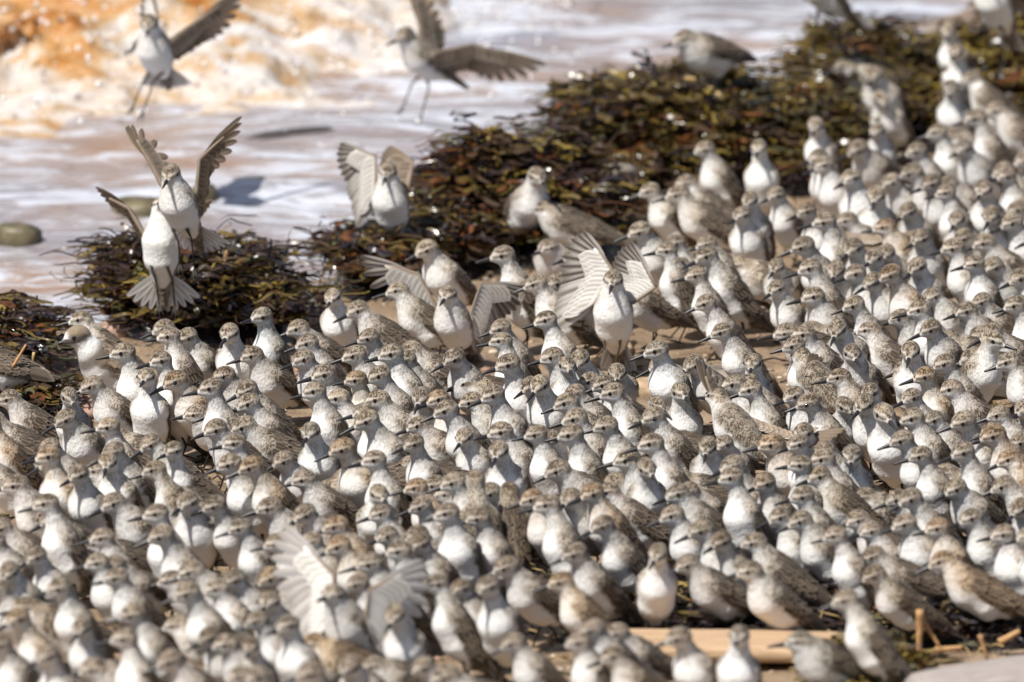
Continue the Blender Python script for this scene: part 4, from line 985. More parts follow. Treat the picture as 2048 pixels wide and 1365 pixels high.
# one feather lying on a surface: base, direction, normal, length, half width -> 3 x 5 vertices
def feather(A, base, d, n, L, W, c_mid, c_edge, lift0=.0002, lift1=.0016, camber=.12, jit=0.0, tip=.30):
    d = d / np.linalg.norm(d); n = n - d * (n @ d); n /= np.linalg.norm(n); w = np.cross(n, d)
    S = [0, .28, .58, .84, 1.0]; Wd = [.62, .95, 1.0, .74, tip]
    V = []; C = []
    for s, k in zip(S, Wd):
        for e in (-1, -.62, 0, .62, 1):
            V.append(base + d * L * (s - (.05 if abs(e) > .9 and s == 1 else 0)) + w * W * k * e + n * (lift0 + (lift1 - lift0) * s - camber * W * abs(e) ** 2 * k))
            if abs(e) > .9: c = c_edge * .6 + c_mid * .4
            elif s == 1: c = c_edge * .85 + c_mid * .15
            elif e == 0: c = c_mid * .62
            else: c = c_mid * 1.12 + c_edge * .05
            C.append(c)
    F = []
    for i in range(4):
        for j in range(4):
            a = i * 5 + j; F.append((a, a + 1, a + 6, a + 5))
    C = np.array(C); C = np.concatenate([C, np.zeros((len(C), 1))], 1)
    A.add(V, F, C)

def folded_wing(B, side, seed):
    """coverts, scapulars, tertials and primaries of a closed wing, laid on the flank"""
    rng = np.random.default_rng(seed); A = Acc(); ax, up, C0 = B.ax, B.up, B.B
    lat = np.array([0, side, 0.])
    def surf_all(T, PH):
        T = np.asarray(T)[:, None]; PH = np.asarray(PH)[:, None]
        o = C0 + ax * T + up * np.where(T > -.03, .002, .004)
        dr = up * np.cos(PH) + lat * np.sin(PH)
        p = o + dr * .06
        for _ in range(26):
            p = p - dr * B.sdf(p)[:, None] * .85
        return p, grad(B.sdf, p.astype(np.float32)).astype(float)
    tip = B.tail1 - B.tdir * .004 + lat * .0045 + up * .0025
    prim = [(-.012, 1.42, .0), (-.014, 1.28, .002), (-.016, 1.12, .005), (-.018, .98, .008)]
    tert = [(-.010, .85), (-.008, .66), (-.006, .45)]
    # coverts and scapulars in rows, rear to front
    rows = [(-.020, .0160, .0048, 7), (-.011, .0150, .0046, 8), (-.003, .0130, .0042, 9), (.005, .0120, .0040, 9), (.012, .0105, .0037, 9), (.019, .0095, .0034, 8), (.026, .0085, .0031, 6)]
    cov = []
    for r, (t, L, W, m) in enumerate(rows):
        for j in range(m):
            ph = .14 + (1.66 - .12 * abs(r - 2.5)) * (j + (.5 if r % 2 else .15)) / m
            cov.append((t + rng.uniform(-.002, .002) + .004 * math.cos(ph), ph + rng.uniform(-.03, .03), L, W))
    P_, N_ = surf_all([q[0] for q in prim + tert + cov], [q[1] for q in prim + tert + cov])
    for k, (t, ph, ln) in enumerate(prim):                 # primaries: the lowest layer
        p, n = P_[k], N_[k]
        e = tip + lat * (.004 - .001 * k) + up * (-.004 + .0022 * k) - B.tdir * ln
        d = e - p
        cm = np.array([.075, .060, .048]) * rng.uniform(.8, 1.25)
        feather(A, p, d, n * .6 + lat * .5, np.linalg.norm(d), .0052, cm, np.array([.25, .20, .155]), .0008, .0012, .1, tip=.45)
    for k in range(3):                                     # tertials
        p, n = P_[4 + k], N_[4 + k]
        e = tip - B.tdir * (.010 + .004 * k) + up * (.003 + .002 * k)
        d = e - p
        cm = np.array([.11, .084, .062]) * rng.uniform(.8, 1.2)
        feather(A, p, d, n, np.linalg.norm(d), .0062, cm, np.array([.42, .34, .26]), .0014, .0022, .2, tip=.5)
    for k, (t, ph, L, W) in enumerate(cov):
        p, n = P_[7 + k], N_[7 + k]
        d = -ax + (tip - p) / np.linalg.norm(tip - p) * 1.1 + rng.normal(0, .10, 3)
        scap = 1 - min(1, ph / 1.0)
        tone = rng.uniform(.65, 1.35)
        cm = (np.array([.090, .068, .049]) * (1 - scap * .25)) * tone
        ce = np.array([.36, .295, .225]) * rng.uniform(.35, 1.3)
        feather(A, p, d, n, L * rng.uniform(1.15, 1.45), W * rng.uniform(.78, 1.0), cm, ce, .0004, .0022 + .0006 * rng.random(), .15, tip=.16)
    me = A.mesh('wing'); me.materials.append(M_WING)
    return me

YAWS = (-48, -22, 0, 22, 48)
BODY = {}; WINGS = {}; LEGS = {}
_used = {(b[4], b[3]) for b in BIRDS + HIDDEN_BIRDS}
for pose in 'UMNHF':
    b0 = Body(pose)
    for sd in (0, 1):
        WINGS[pose, sd] = [folded_wing(b0, s, 11 * (sd + 1) + s + ord(pose)) for s in (-1, 1)]
    for k in range(3):
        LEGS[pose, k] = [std_leg(pose, s, k) for s in (-1, 1)]
    for y in YAWS:
        if (pose, y) in _used:
            b = Body(pose, math.radians(y)); BODY[pose, y] = (b.mesh('body'), b.head_matrix())
            BODY[pose, y][0].materials.append(M_BODY)

TINT = {'n': (1, 1, 1), 'r': (1.10, .94, .76), 'g': (.90, .95, 1.0), 'p': (1.22, 1.22, 1.20), 'd': (.74, .69, .62)}

def add_bird(name, loc, yaw, hyaw, pose, tint, scale, seed, label, group=None, cat='bird'):
    rng = random.Random(seed)
    me, HM = BODY[pose, hyaw]
    root = link(name, me)
    root.location = loc
    root.rotation_euler = (math.radians(rng.uniform(-5, 5)), math.radians(rng.uniform(-10, 8)), yaw)
    root.scale = (scale * rng.uniform(.95, 1.05), scale * rng.uniform(.93, 1.07), scale)
    lum = rng.uniform(.86, 1.14); c = [x * lum * rng.uniform(.985, 1.015) for x in TINT[tint]]
    root.color = (*c, 1)
    tag(root, label, cat, group)
    kids = [('bill', BILLS[rng.randrange(3)], HM), ('eye', EYES[0], HM), ('eye', EYES[1], HM)]
    sd = rng.randrange(2)
    kids += [('wing', WINGS[pose, sd][0], None), ('wing', WINGS[pose, sd][1], None)]
    k = rng.randrange(3)
    kids += [('leg', LEGS[pose, k][0], None), ('leg', LEGS[pose, k][1], None)]
    for nm, m, M in kids:
        o = link(nm, m, root, M)
        if nm == 'wing': o.color = root.color
    return root
# ================================================================== the setting
def shore_sd(x, y):     # metres seaward of the water's edge (positive = sea)
    ys = -.04 + .60 * (x + .66) + 1.65 * np.clip(x + .15, 0, None)
    return (y - ys) * .75 + .03 * np.sin(x * 9.0)

def heap_z(x, y):
    x = np.asarray(x, float); y = np.asarray(y, float); z = np.zeros_like(x)
    for cx, cy, h, rx, ry in HEAPS:
        d = ((x - cx) / rx) ** 2 + ((y - cy) / ry) ** 2
        z = np.maximum(z, h * np.clip(1 - d / 2.2, 0, 1) ** 1.3)
    return z * np.clip(1 + .62 * fbm2(x, y, 13, 3) + .25 * fbm2(x, y, 40, 2, 3.0), .2, 2) 

def grid_mesh(name, xs, ys, zf, col=None):
    X, Y = np.meshgrid(xs, ys, indexing='ij'); Z = zf(X, Y)
    V = np.stack([X, Y, Z], -1).reshape(-1, 3)
    n, m = len(xs), len(ys)
    i = np.arange((n - 1) * (m - 1)); a = (i // (m - 1)) * m + i % (m - 1)
    Q = np.stack([a, a + m, a + m + 1, a + 1], 1)
    return mesh_np(name, V, Q, None if col is None else col(X, Y, Z).reshape(-1, 4))
def stretch(lo, hi, step, far):
    core = np.arange(lo, hi + step, step); g = []; d = step
    while d < far: d *= 1.6; g.append(d)
    g = np.cumsum(g)
    return np.concatenate([(lo - g)[::-1], core, hi + step + g])

# ---- beach: one sheet to the horizon
def mat_sand():
    m, nt, b, out = new_mat('damp_sand')
    tc = nd(nt, 'ShaderNodeTexCoord')
    n1 = noise_n(nt, tc.outputs['Object'], 14, 4); n2 = noise_n(nt, tc.outputs['Object'], 170, 3); n3 = noise_n(nt, tc.outputs['Object'], 900, 2)
    c = ramp(nt, n1, [(.32, (.20, .135, .085)), (.5, (.31, .22, .14)), (.68, (.42, .31, .21))])
    c = mixc(nt, ramp(nt, n2, [(.52, (0, 0, 0)), (.66, (.75, .75, .75))]), c, (.20, .135, .085))
    c = mixc(nt, ramp(nt, n3, [(.55, (0, 0, 0)), (.7, (.5, .5, .5))]), c, (.52, .43, .33))
    nt.links.new(c, b.inputs['Base Color'])
    nt.links.new(ramp(nt, n1, [(.35, (.35, .35, .35)), (.6, (.8, .8, .8))]), b.inputs['Roughness'])
    b.inputs['Specular IOR Level'].default_value = .35
    bp = nd(nt, 'ShaderNodeBump'); bp.inputs['Strength'].default_value = .8; bp.inputs['Distance'].default_value = .006
    nt.links.new(math_n(nt, 'ADD', n2, math_n(nt, 'MULTIPLY', n3, .4)), bp.inputs['Height']); nt.links.new(bp.outputs[0], b.inputs['Normal'])
    return m
def beach_z(x, y):
    sd = shore_sd(x, y)
    return -.11 * sstep(-.02, .7, sd) + fbm2(x, y, 9, 3) * .004 - .03 * sstep(0, 40, sd)
beach = link('beach', grid_mesh('beach', stretch(-1.4, 1.4, .02, 700), stretch(-2.6, 3.0, .02, 700), beach_z), mats=[mat_sand()])
tag(beach, 'damp tan sand beach under the flock', kind='structure')

# ---- sea: one sheet from the water's edge to the horizon
def mat_sea():
    m, nt, b, out = new_mat('silty_shallow_water')
    tc = nd(nt, 'ShaderNodeTexCoord')
    v1 = mapping(nt, tc.outputs['Object'], (2.6, 7.0, 1), (0, 0, .16)); v2 = mapping(nt, tc.outputs['Object'], (9, 24, 1), (0, 0, .12))
    n1 = noise_n(nt, v1, 1.0, 5, .62, 1.3); n2 = noise_n(nt, v2, 1.0, 4, .62, 1.5)
    k = math_n(nt, 'ADD', math_n(nt, 'MULTIPLY', n1, .62), math_n(nt, 'MULTIPLY', n2, .38))
    foam = ramp(nt, k, [(.43, (0, 0, 0)), (.50, (.25, .25, .25)), (.54, (.75, .75, .75)), (.60, (1, 1, 1))])
    n3 = noise_n(nt, v1, .55, 3, .5, .3)
    mud_sky = ramp(nt, n3, [(.34, (.30, .185, .11)), (.47, (.28, .22, .195)), (.62, (.25, .24, .27))])  # brown silt; the lavender end puts the sky's reflection into the colour
    nt.links.new(mixc(nt, foam, mud_sky, (.56, .585, .65)), b.inputs['Base Color'])
    nt.links.new(ramp(nt, foam, [(0, (.10, .10, .10)), (1, (.55, .55, .55))]), b.inputs['Roughness'])
    b.inputs['IOR'].default_value = 1.33
    bp = nd(nt, 'ShaderNodeBump'); bp.inputs['Strength'].default_value = .55; bp.inputs['Distance'].default_value = .02
    nt.links.new(math_n(nt, 'ADD', n2, math_n(nt, 'MULTIPLY', n1, .8)), bp.inputs['Height']); nt.links.new(bp.outputs[0], b.inputs['Normal'])
    return m
def wave_ridge(x, y):
    yc = 2.55 + .30 * (x + .9) + .05 * np.sin(x * 7)
    amp = .34 * (1 - sstep(-.55, .15, x)) * sstep(-2.6, -1.2, x) + .03
    d = y - yc
    return amp * np.where(d < 0, np.exp(-(d / .16) ** 2), np.exp(-(d / .55) ** 2))
def sea_z(x, y):
    near = np.exp(-((x) / 4) ** 2 - ((y - 2) / 5) ** 2)
    lf = fbm(np.stack([x * 2.2 + y * .3, y * 7.5, np.zeros_like(x)], -1), 4)
    return -.018 + near * (lf * .030) + wave_ridge(x, y)
xs = stretch(-1.5, 1.2, .018, 900); ys = np.concatenate([np.arange(-.5, 3.6, .018), 3.6 + np.cumsum(.03 * 1.45 ** np.arange(27))])
sea = link('sea', grid_mesh('sea', xs, ys, sea_z), mats=[mat_sea()])
tag(sea, 'shallow silty water with streaks of foam', kind='structure')

# ---- the breaking wave: brown silty water face and churned foam
def mat_wave():
    m, nt, b, out = new_mat('silty_wave')
    at = nd(nt, 'ShaderNodeAttribute', attribute_name='Col')
    tc = nd(nt, 'ShaderNodeTexCoord')
    n1 = noise_n(nt, mapping(nt, tc.outputs['Object'], (.6, 1, 1.2)), 6, 5, .60, 2.6); n2 = noise_n(nt, tc.outputs['Object'], 60, 3, .65, 1.0)
    k = math_n(nt, 'ADD', math_n(nt, 'ADD', math_n(nt, 'MULTIPLY', n1, .88), math_n(nt, 'MULTIPLY', n2, .12)), math_n(nt, 'MULTIPLY', at.outputs['Alpha'], .27))
    c = ramp(nt, k, [(.45, (.36, .130, .018)), (.58, (.44, .21, .055)), (.69, (.46, .31, .17)), (.77, (.56, .48, .41)), (.88, (.64, .61, .59))])
    nt.links.new(c, b.inputs['Base Color'])
    nt.links.new(ramp(nt, k, [(.45, (.18, .18, .18)), (.65, (.7, .7, .7))]), b.inputs['Roughness'])
    b.inputs['Subsurface Weight'].default_value = .25; b.inputs['Subsurface Radius'].default_value = (.03, .016, .006); b.inputs['Subsurface Scale'].default_value = .6
    bp = nd(nt, 'ShaderNodeBump'); bp.inputs['Strength'].default_value = .6; bp.inputs['Distance'].default_value = .01
    nt.links.new(n2, bp.inputs['Height']); nt.links.new(bp.outputs[0], b.inputs['Normal'])
    return m
M_WAVE = mat_wave()
def foam_f(p):
    x, y, z = p[:, 0], p[:, 1], p[:, 2]
    yc = 2.02 + .42 * (x + .75)                                   # axis of the foam bank
    d = y - yc
    amp = .17 * (1 - sstep(-.48, .02, x))
    back = .22 * sstep(.05, .45, d) * (1 - sstep(-.75, -.35, x))
    prof = np.exp(-(np.where(d < 0, d / .42, d / .5)) ** 2)
    h = amp * prof + back * (1 - sstep(-.55, -.1, x)) - .045 - .10 * sstep(-.15, .12, x)
    big = fbm(p * np.array([8, 8, 9], np.float32), 3); fine = fbm(p * 30, 3); fin2 = fbm(p * 85 + 3, 2)
    return (z - h) * .8 + big * .070 * np.clip(prof * 1.4, .3, 1) + fine * .014 + fin2 * .004
Vf, Qf = surface_nets(foam_f, (-1.5, 1.25, -.10), (.32, 3.0, .50), .0105)
al = np.clip((Vf[:, 2] + .02) * 0 + 1 - sstep(.15, .75, Vf[:, 1] - (2.02 + .42 * (Vf[:, 0] + .75)) + (Vf[:, 0] + .62) * -.4), 0, 1)
nz = fbm(Vf * 6, 3); om = (1 - sstep(-.58, -.28, Vf[:, 0] + .30 * nz)) * sstep(.00, .10, Vf[:, 2] + .12 * fbm(Vf * 9 + 4, 3)); al = 1.02 - .95 * om
wave = link('breaking_wave', mesh_np('breaking_wave', Vf, Qf, np.stack([al, al, al, al], 1)), mats=[M_WAVE])
tag(wave, 'churning orange-brown breaking wave with white foam at the upper left', 'wave', kind='stuff')
# spray thrown off the wave
def sphere_unit(n=8, m=5):
    V = [(0, 0, 1)]; F = []
    for j in range(1, m):
        th = math.pi * j / m
        for i in range(n): V.append((math.sin(th) * math.cos(2 * math.pi * i / n), math.sin(th) * math.sin(2 * math.pi * i / n), math.cos(th)))
    V.append((0, 0, -1))
    for i in range(n):
        F.append((0, 1 + i, 1 + (i + 1) % n)); F.append((len(V) - 1, 1 + (m - 2) * n + (i + 1) % n, 1 + (m - 2) * n + i))
    for j in range(m - 2):
        for i in range(n): F.append((1 + j * n + i, 1 + (j + 1) * n + i, 1 + (j + 1) * n + (i + 1) % n, 1 + j * n + (i + 1) % n))
    return np.array(V), F
SV, SF = sphere_unit()
A = Acc(); rng = np.random.default_rng(12)
for k in range(3600):
    x = rng.uniform(-1.2, .1); yc = 2.02 + .42 * (x + .75)
    y = yc + rng.normal(-.25, .30); z = abs(rng.normal(0, .15)) + .02
    if x > -.45: z *= .6
    A.add(SV * (.0008 + .0034 * rng.random() ** 3) + [x, y, z], SF)
m_, nt_, b_, o_ = new_mat('water_drops'); b_.inputs['Base Color'].default_value = (.82, .80, .78, 1); b_.inputs['Roughness'].default_value = .12
spray = link('spray', A.mesh('spray'), mats=[m_]); tag(spray, 'white drops of spray thrown off the breaking wave', 'spray', kind='stuff')

# ---- seaweed
def mat_weed(name, rough):
    m, nt, b, out = new_mat(name)
    at = nd(nt, 'ShaderNodeAttribute', attribute_name='Col'); tc = nd(nt, 'ShaderNodeTexCoord')
    n = noise_n(nt, tc.outputs['Object'], 240, 2)
    c = mixc(nt, 1.0, at.outputs['Color'], ramp(nt, n, [(.3, (.7, .7, .7)), (.7, (1.25, 1.25, 1.25))]), 'MULTIPLY')
    nt.links.new(c, b.inputs['Base Color']); b.inputs['Roughness'].default_value = rough
    b.inputs['Specular IOR Level'].default_value = .42; b.inputs['Coat Weight'].default_value = .12; b.inputs['Coat Roughness'].default_value = .12
    tr = nd(nt, 'ShaderNodeBsdfTranslucent'); nt.links.new(c, tr.inputs[0])
    mx = nd(nt, 'ShaderNodeMixShader'); mx.inputs[0].default_value = .16
    nt.links.new(b.outputs[0], mx.inputs[1]); nt.links.new(tr.outputs[0], mx.inputs[2]); nt.links.new(mx.outputs[0], out.inputs[0])
    return m
M_WEED = mat_weed('wet_rockweed', .26); M_WEED_DRY = mat_weed('drying_weed', .6)
WEEDCOL = np.array([(.036, .021, .018), (.066, .040, .023), (.108, .074, .021), (.195, .138, .028), (.130, .050, .017), (.085, .080, .040), (.025, .018, .021)])

def fronds(n, region, seed, probs, lmin=.025, lmax=.115, wmin=.0013, wmax=.0042, rise=.5):
    """ribbons with a fork, strewn over the heap surface; vectorised"""
    r = np.random.default_rng(seed)
    x0, x1, y0, y1, minz = region
    P = np.empty((0, 2))
    while len(P) < n:
        q = np.stack([r.uniform(x0, x1, n * 3), r.uniform(y0, y1, n * 3)], 1)
        hz = heap_z(q[:, 0], q[:, 1])
        keep = r.random(len(q)) < np.clip((hz - minz) / .02, 0, 1)
        P = np.concatenate([P, q[keep]])
    P = P[:n]
    S = 8
    ang = r.uniform(0, 2 * math.pi, n); L = r.uniform(lmin, lmax, n); W = r.uniform(wmin, wmax, n)
    thin = r.random(n) < .14; L = np.where(thin, L * 1.25, L * .82); W = np.where(thin, .0006 + W * .25, W)
    up = r.uniform(-.15, rise, n); turn = r.normal(0, 2.1, n); col = WEEDCOL[r.choice(len(WEEDCOL), n, p=probs)] * r.uniform(.6, 1.5, n)[:, None]
    lift = r.uniform(0, .014, n); wig = r.uniform(.1, 1.1, n); wfr = r.uniform(.5, 1.3, n)
    Vs = []; Cs = []; Fs = []; base = 0
    for br in (0, 1, 2):
        sel = np.arange(n) if br == 0 else np.nonzero(r.random(n) < .7)[0]
        a = ang[sel]; l = L[sel] * (1 if br == 0 else .55); s0 = np.zeros(len(sel)) if br == 0 else np.full(len(sel), .45)
        px = P[sel, 0].copy(); py = P[sel, 1].copy(); z = heap_z(px, py) + lift[sel]
        # branch start: advance along the main stem
        def step(px, py, z, s, a, dl, el):
            return px + np.cos(a) * dl * np.cos(el), py + np.sin(a) * dl * np.cos(el), z + np.sin(el) * dl
        el0 = np.arctan(up[sel])
        if br:
            for k in range(4):
                aa = a + turn[sel] * (k / 8); px, py, z = step(px, py, z, k / 8, aa, L[sel] / 8, el0 * (1 - k / 5))
            a = a + turn[sel] * .5 + (.6 if br == 1 else -.6) * r.uniform(.5, 1.2, len(sel))
            el0 = el0 * .3 + r.normal(0, .5, len(sel))
        path = []
        for k in range(S):
            path.append(np.stack([px, py, z], 1))
            t = k / (S - 1)
            aa = a + turn[sel] * t * (1 if br == 0 else .5) + wig[sel] * np.sin(6.3 * t * wfr[sel] + ang[sel] * 3); el = el0 * (1 - 1.7 * t) + .35 * wig[sel] * np.sin(9 * t + ang[sel])
            px, py, z = step(px, py, z, t, aa, l / (S - 1), el)
            g = heap_z(px, py); z = np.maximum(z, g + .0015)
        path = np.stack(path, 1)
        tg = np.gradient(path, axis=1); tg /= np.linalg.norm(tg, axis=2, keepdims=True) + 1e-9
        tw = r.uniform(-1.0, 1.0, len(sel))[:, None] + r.normal(0, .5, len(sel))[:, None] * np.linspace(0, 1, S)[None]
        side = np.cross(tg, np.array([0, 0, 1.0])); side /= np.linalg.norm(side, axis=2, keepdims=True) + 1e-9
        nrm = np.cross(side, tg)
        wv = side * np.cos(tw)[..., None] + nrm * np.sin(tw)[..., None]
        prof = np.array([.6, .8, .9, 1, 1.0, .98, .95, .7])[None, :, None] * (W[sel] * (1 if br == 0 else .9))[:, None, None]
        A_ = path - wv * prof; B_ = path + wv * prof
        V = np.stack([A_, B_], 2).reshape(-1, 3)
        nn = len(sel); i = np.arange(nn)[:, None] * (2 * S) + np.arange(S - 1)[None] * 2
        i = i.ravel() + base
        Fs.append(np.stack([i, i + 1, i + 3, i + 2], 1)); Vs.append(V); Cs.append(np.repeat(col[sel], 2 * S, 0)); base += len(V)
    return np.concatenate(Vs), np.concatenate(Fs), np.concatenate(Cs)

def weed(name, label, n, region, seed, probs, mat, **kw):
    x0, x1, y0, y1, minz = region
    V, F, C = fronds(n, region, seed, probs, **kw)
    # matted core under the fronds
    xs = np.arange(x0, x1 + .012, .012); ys = np.arange(y0, y1 + .012, .012)
    X, Y = np.meshgrid(xs, ys, indexing='ij'); H = heap_z(X, Y)
    Z = np.where(H > .001, H * .93 + fbm2(X, Y, 40, 3) * .012 * np.clip(H / .03, 0, 1) - .002, -.03)
    V2 = np.stack([X, Y, Z], -1).reshape(-1, 3); m = len(ys)
    i = np.arange((len(xs) - 1) * (m - 1)); a = (i // (m - 1)) * m + i % (m - 1)
    Q2 = np.stack([a, a + m, a + m + 1, a + 1], 1) + len(V)
    ok = (H.reshape(-1)[Q2 - len(V)] > .001).any(1)
    C2 = np.tile(np.array([.022, .016, .014]), (len(V2), 1))
    # air bladders
    rb = np.random.default_rng(seed + 50); nb = n // 5; base = len(V) + len(V2)
    bx = rb.uniform(x0, x1, nb * 6); by = rb.uniform(y0, y1, nb * 6); hz = heap_z(bx, by); kp = np.nonzero(hz > minz + .008)[0][:nb]
    g = np.array([(math.sin(th) * math.cos(ph), math.sin(th) * math.sin(ph), math.cos(th)) for th in (.25, .95, 1.6, 2.2, 2.9) for ph in np.arange(6) * math.pi / 3])
    gq = np.array([(j * 6 + i, j * 6 + (i + 1) % 6, (j + 1) * 6 + (i + 1) % 6, (j + 1) * 6 + i) for j in range(4) for i in range(6)])
    rs = rb.uniform(.0018, .0042, len(kp)); ct = np.stack([bx[kp], by[kp], hz[kp] + rb.uniform(.002, .018, len(kp))], 1)
    V3 = (g[None] * rs[:, None, None] * rb.uniform(.8, 1.6, (len(kp), 1, 3)) + ct[:, None]).reshape(-1, 3)
    Q3 = (gq[None] + (np.arange(len(kp)) * 30)[:, None, None]).reshape(-1, 4) + base
    C3 = np.repeat(WEEDCOL[rb.choice([1, 2, 3, 3, 5], len(kp))] * rb.uniform(.8, 1.5, len(kp))[:, None], 30, 0)
    me = mesh_np(name, np.concatenate([V, V2, V3]), np.concatenate([F, Q2[ok], Q3]), np.concatenate([C, C2, C3]))
    o = link(name, me, mats=[mat]); tag(o, label, 'seaweed', kind='stuff')
    return o
P_DARK = [.28, .24, .19, .08, .06, .05, .10]; P_OLIVE = [.10, .18, .34, .22, .06, .07, .03]; P_RUST = [.25, .24, .18, .07, .12, .05, .09]
P_FG = [.40, .08, .04, .02, .02, .10, .34]; P_MOUND = [.05, .10, .35, .35, .08, .07, 0]
weed('seaweed', 'dark wet seaweed at the left edge behind the plover', 1200, (-.80, -.36, -.62, .45, .016), 1, P_DARK, M_WEED)
weed('seaweed', 'dark glossy seaweed heap under the hovering birds', 2700, (-.62, -.17, -.25, .55, .016), 2, P_DARK, M_WEED)
weed('seaweed', 'rusty and olive seaweed heap in the middle beside the water', 3200, (-.30, .22, .10, 1.15, .016), 3, P_RUST, M_WEED)
weed('seaweed', 'tall olive seaweed heap with one bird standing on top', 2900, (.02, .52, .65, 1.55, .016), 4, P_OLIVE, M_WEED)
weed('seaweed', 'far olive-brown seaweed heap at the upper right', 2300, (.36, .98, 1.15, 2.0, .016), 5, P_OLIVE, M_WEED)
weed('seaweed', 'blackish seaweed litter on the sand around the driftwood plank', 2300, (-.05, .72, -1.78, -1.10, .002), 6, P_FG, M_WEED_DRY, wmin=.0012, wmax=.003, lmin=.025, lmax=.07)
weed('seaweed', 'yellow-brown blurred seaweed mound at the lower right', 600, (.30, .56, -2.1, -1.70, .010), 7, P_MOUND, M_WEED_DRY, wmin=.002, wmax=.005, lmin=.03, lmax=.06, rise=.35)

# ---- stones
def stone_mesh(seed, sx, sy, sz):
    V, F = sphere_unit(16, 10); r = fbm(V * 1.3 + seed * 3.7, 3)[:, None]
    V = V * (1 + .34 * r + .10 * fbm(V * 4 + seed, 3)[:, None]); V[:, 2] = np.sign(V[:, 2]) * np.abs(V[:, 2]) ** .55
    return mesh_np('stone', V * [sx, sy, sz], F)
M_ST = [mat_simple('stone_tan', (.42, .30, .19), .75, .3, (60, .35)), mat_simple('stone_grey', (.20, .17, .14), .6, .4, (60, .4)), mat_simple('stone_olive', (.12, .10, .055), .5, .5, (50, .5)), mat_simple('stone_pink', (.34, .22, .165), .6, .4, (60, .3)), mat_simple('floating_weed_black', (.06, .05, .045), .4, .5, (60, .4))]
for i, (x, y, z, sx, sy, sz, mi, lab) in enumerate(STONES):
    o = link('stone', stone_mesh(i + 1, sx, sy, sz), mats=[M_ST[mi]]); o.location = (x, y, z); o.rotation_euler = (0, 0, i * 1.3)
    tag(o, lab, 'stone', 'stones on the shore')
A = Acc(); rng = np.random.default_rng(77); SV2, SF2 = sphere_unit(7, 5)
gx = rng.uniform(-.8, .8, 4200); gy = rng.uniform(-1.9, 1.7, 4200); ok = (shore_sd(gx, gy) < .02) & (heap_z(gx, gy) < .02); gz = beach_z(gx, gy)
for x, y, zb in zip(gx[ok], gy[ok], gz[ok]):
    s = rng.uniform(.0015, .0055)
    A.add(SV2 * [s * 1.2, s, s * .6] * (1 + .2 * rng.normal(0, 1, (len(SV2), 1))) + [x, y, zb + s * .2], SF2, np.append(np.array([(.40, .29, .19), (.22, .17, .13), (.33, .20, .14), (.5, .42, .33)])[rng.integers(4)] * rng.uniform(.7, 1.2), 0))
m_, nt_, b_, o_ = new_mat('gravel'); at_ = nd(nt_, 'ShaderNodeAttribute', attribute_name='Col'); nt_.links.new(at_.outputs[0], b_.inputs[0]); b_.inputs['Roughness'].default_value = .7
tag(link('gravel', A.mesh('gravel'), mats=[m_]), 'small tan and grey gravel scattered on the sand', 'gravel', kind='stuff')

# scraps of weed trodden into the sand
A = Acc(); rng = np.random.default_rng(78)
gx = rng.uniform(-.75, .75, 900); gy = rng.uniform(-1.9, 1.2, 900); ok = shore_sd(gx, gy) < 0; gz = heap_z(gx, gy)
for x, y, zb in zip(gx[ok], gy[ok], gz[ok]):
    a = rng.uniform(0, 6.3); L = rng.uniform(.006, .03); z = zb + .003; c, s = math.cos(a), math.sin(a)
    q = [(x - c * L, y - s * L, z - .002), (x, y, z + rng.uniform(0, .006)), (x + math.cos(a + .8) * L, y + math.sin(a + .8) * L, z)]
    A.add(*tube(q, [.0012, .0016, .0008], 4), np.append(WEEDCOL[rng.integers(7)] * rng.uniform(.7, 1.4), 0))
tag(link('weed_scraps', A.mesh('weed_scraps'), mats=[M_WEED_DRY]), 'dark scraps of seaweed trodden into the sand between the birds', 'seaweed', kind='stuff')

# ---- driftwood, log, straws
def mat_wood(name, c0, c1, sc):
    m, nt, b, out = new_mat(name); tc = nd(nt, 'ShaderNodeTexCoord')
    n = noise_n(nt, mapping(nt, tc.outputs['Object'], (3, 60, 60)), sc, 5, .6, .3)
    nt.links.new(ramp(nt, n, [(.3, c0), (.7, c1)]), b.inputs['Base Color']); b.inputs['Roughness'].default_value = .75
    bp = nd(nt, 'ShaderNodeBump'); bp.inputs['Strength'].default_value = .5; bp.inputs['Distance'].default_value = .003
    nt.links.new(n, bp.inputs['Height']); nt.links.new(bp.outputs[0], b.inputs['Normal'])
    return m
def rough_beam(name, L, w, h, seed, rnd=.35):
    S, K = 28, 14; V = []
    for i in range(S):
        t = i / (S - 1); x = (t - .5) * L
        for k in range(K):
            a = 2 * math.pi * k / K; c, s = math.cos(a), math.sin(a)
            e = rnd; yy = math.copysign(abs(c) ** e, c) * w / 2; zz = math.copysign(abs(s) ** e, s) * h / 2
            j = float(fbm(np.array([[x * 14, yy * 30 + seed, zz * 30]]), 3)[0]) * .07
            end = 1 - .18 * max(0, (abs(t - .5) - .46) / .04)
            V.append((x + (.02 * j / .07 * w if i in (0, S - 1) else 0), yy * (1 + j) * end, zz * (1 + j) * end + .004 * math.sin(x * 6 + seed)))
    F = [(i * K + k, (i + 1) * K + k, (i + 1) * K + (k + 1) % K, i * K + (k + 1) % K) for i in range(S - 1) for k in range(K)]
    F += [tuple(range(K)), tuple((S - 1) * K + k for k in range(K))[::-1]]
    return mesh_np(name, V, F)
plank = link('driftwood_plank', rough_beam('driftwood_plank', .29, .095, .020, 2), mats=[mat_wood('driftwood_tan', (.34, .21, .115), (.62, .44, .28), 5)])
plank.location = PLANK; plank.rotation_euler = (0, .02, .05)
tag(plank, 'tan weathered driftwood plank lying behind two blurred birds', 'driftwood')
log = link('driftwood_log', rough_beam('driftwood_log', .26, .10, .075, 9, .8), mats=[mat_wood('driftwood_bleached', (.22, .185, .17), (.44, .39, .36), 8)])
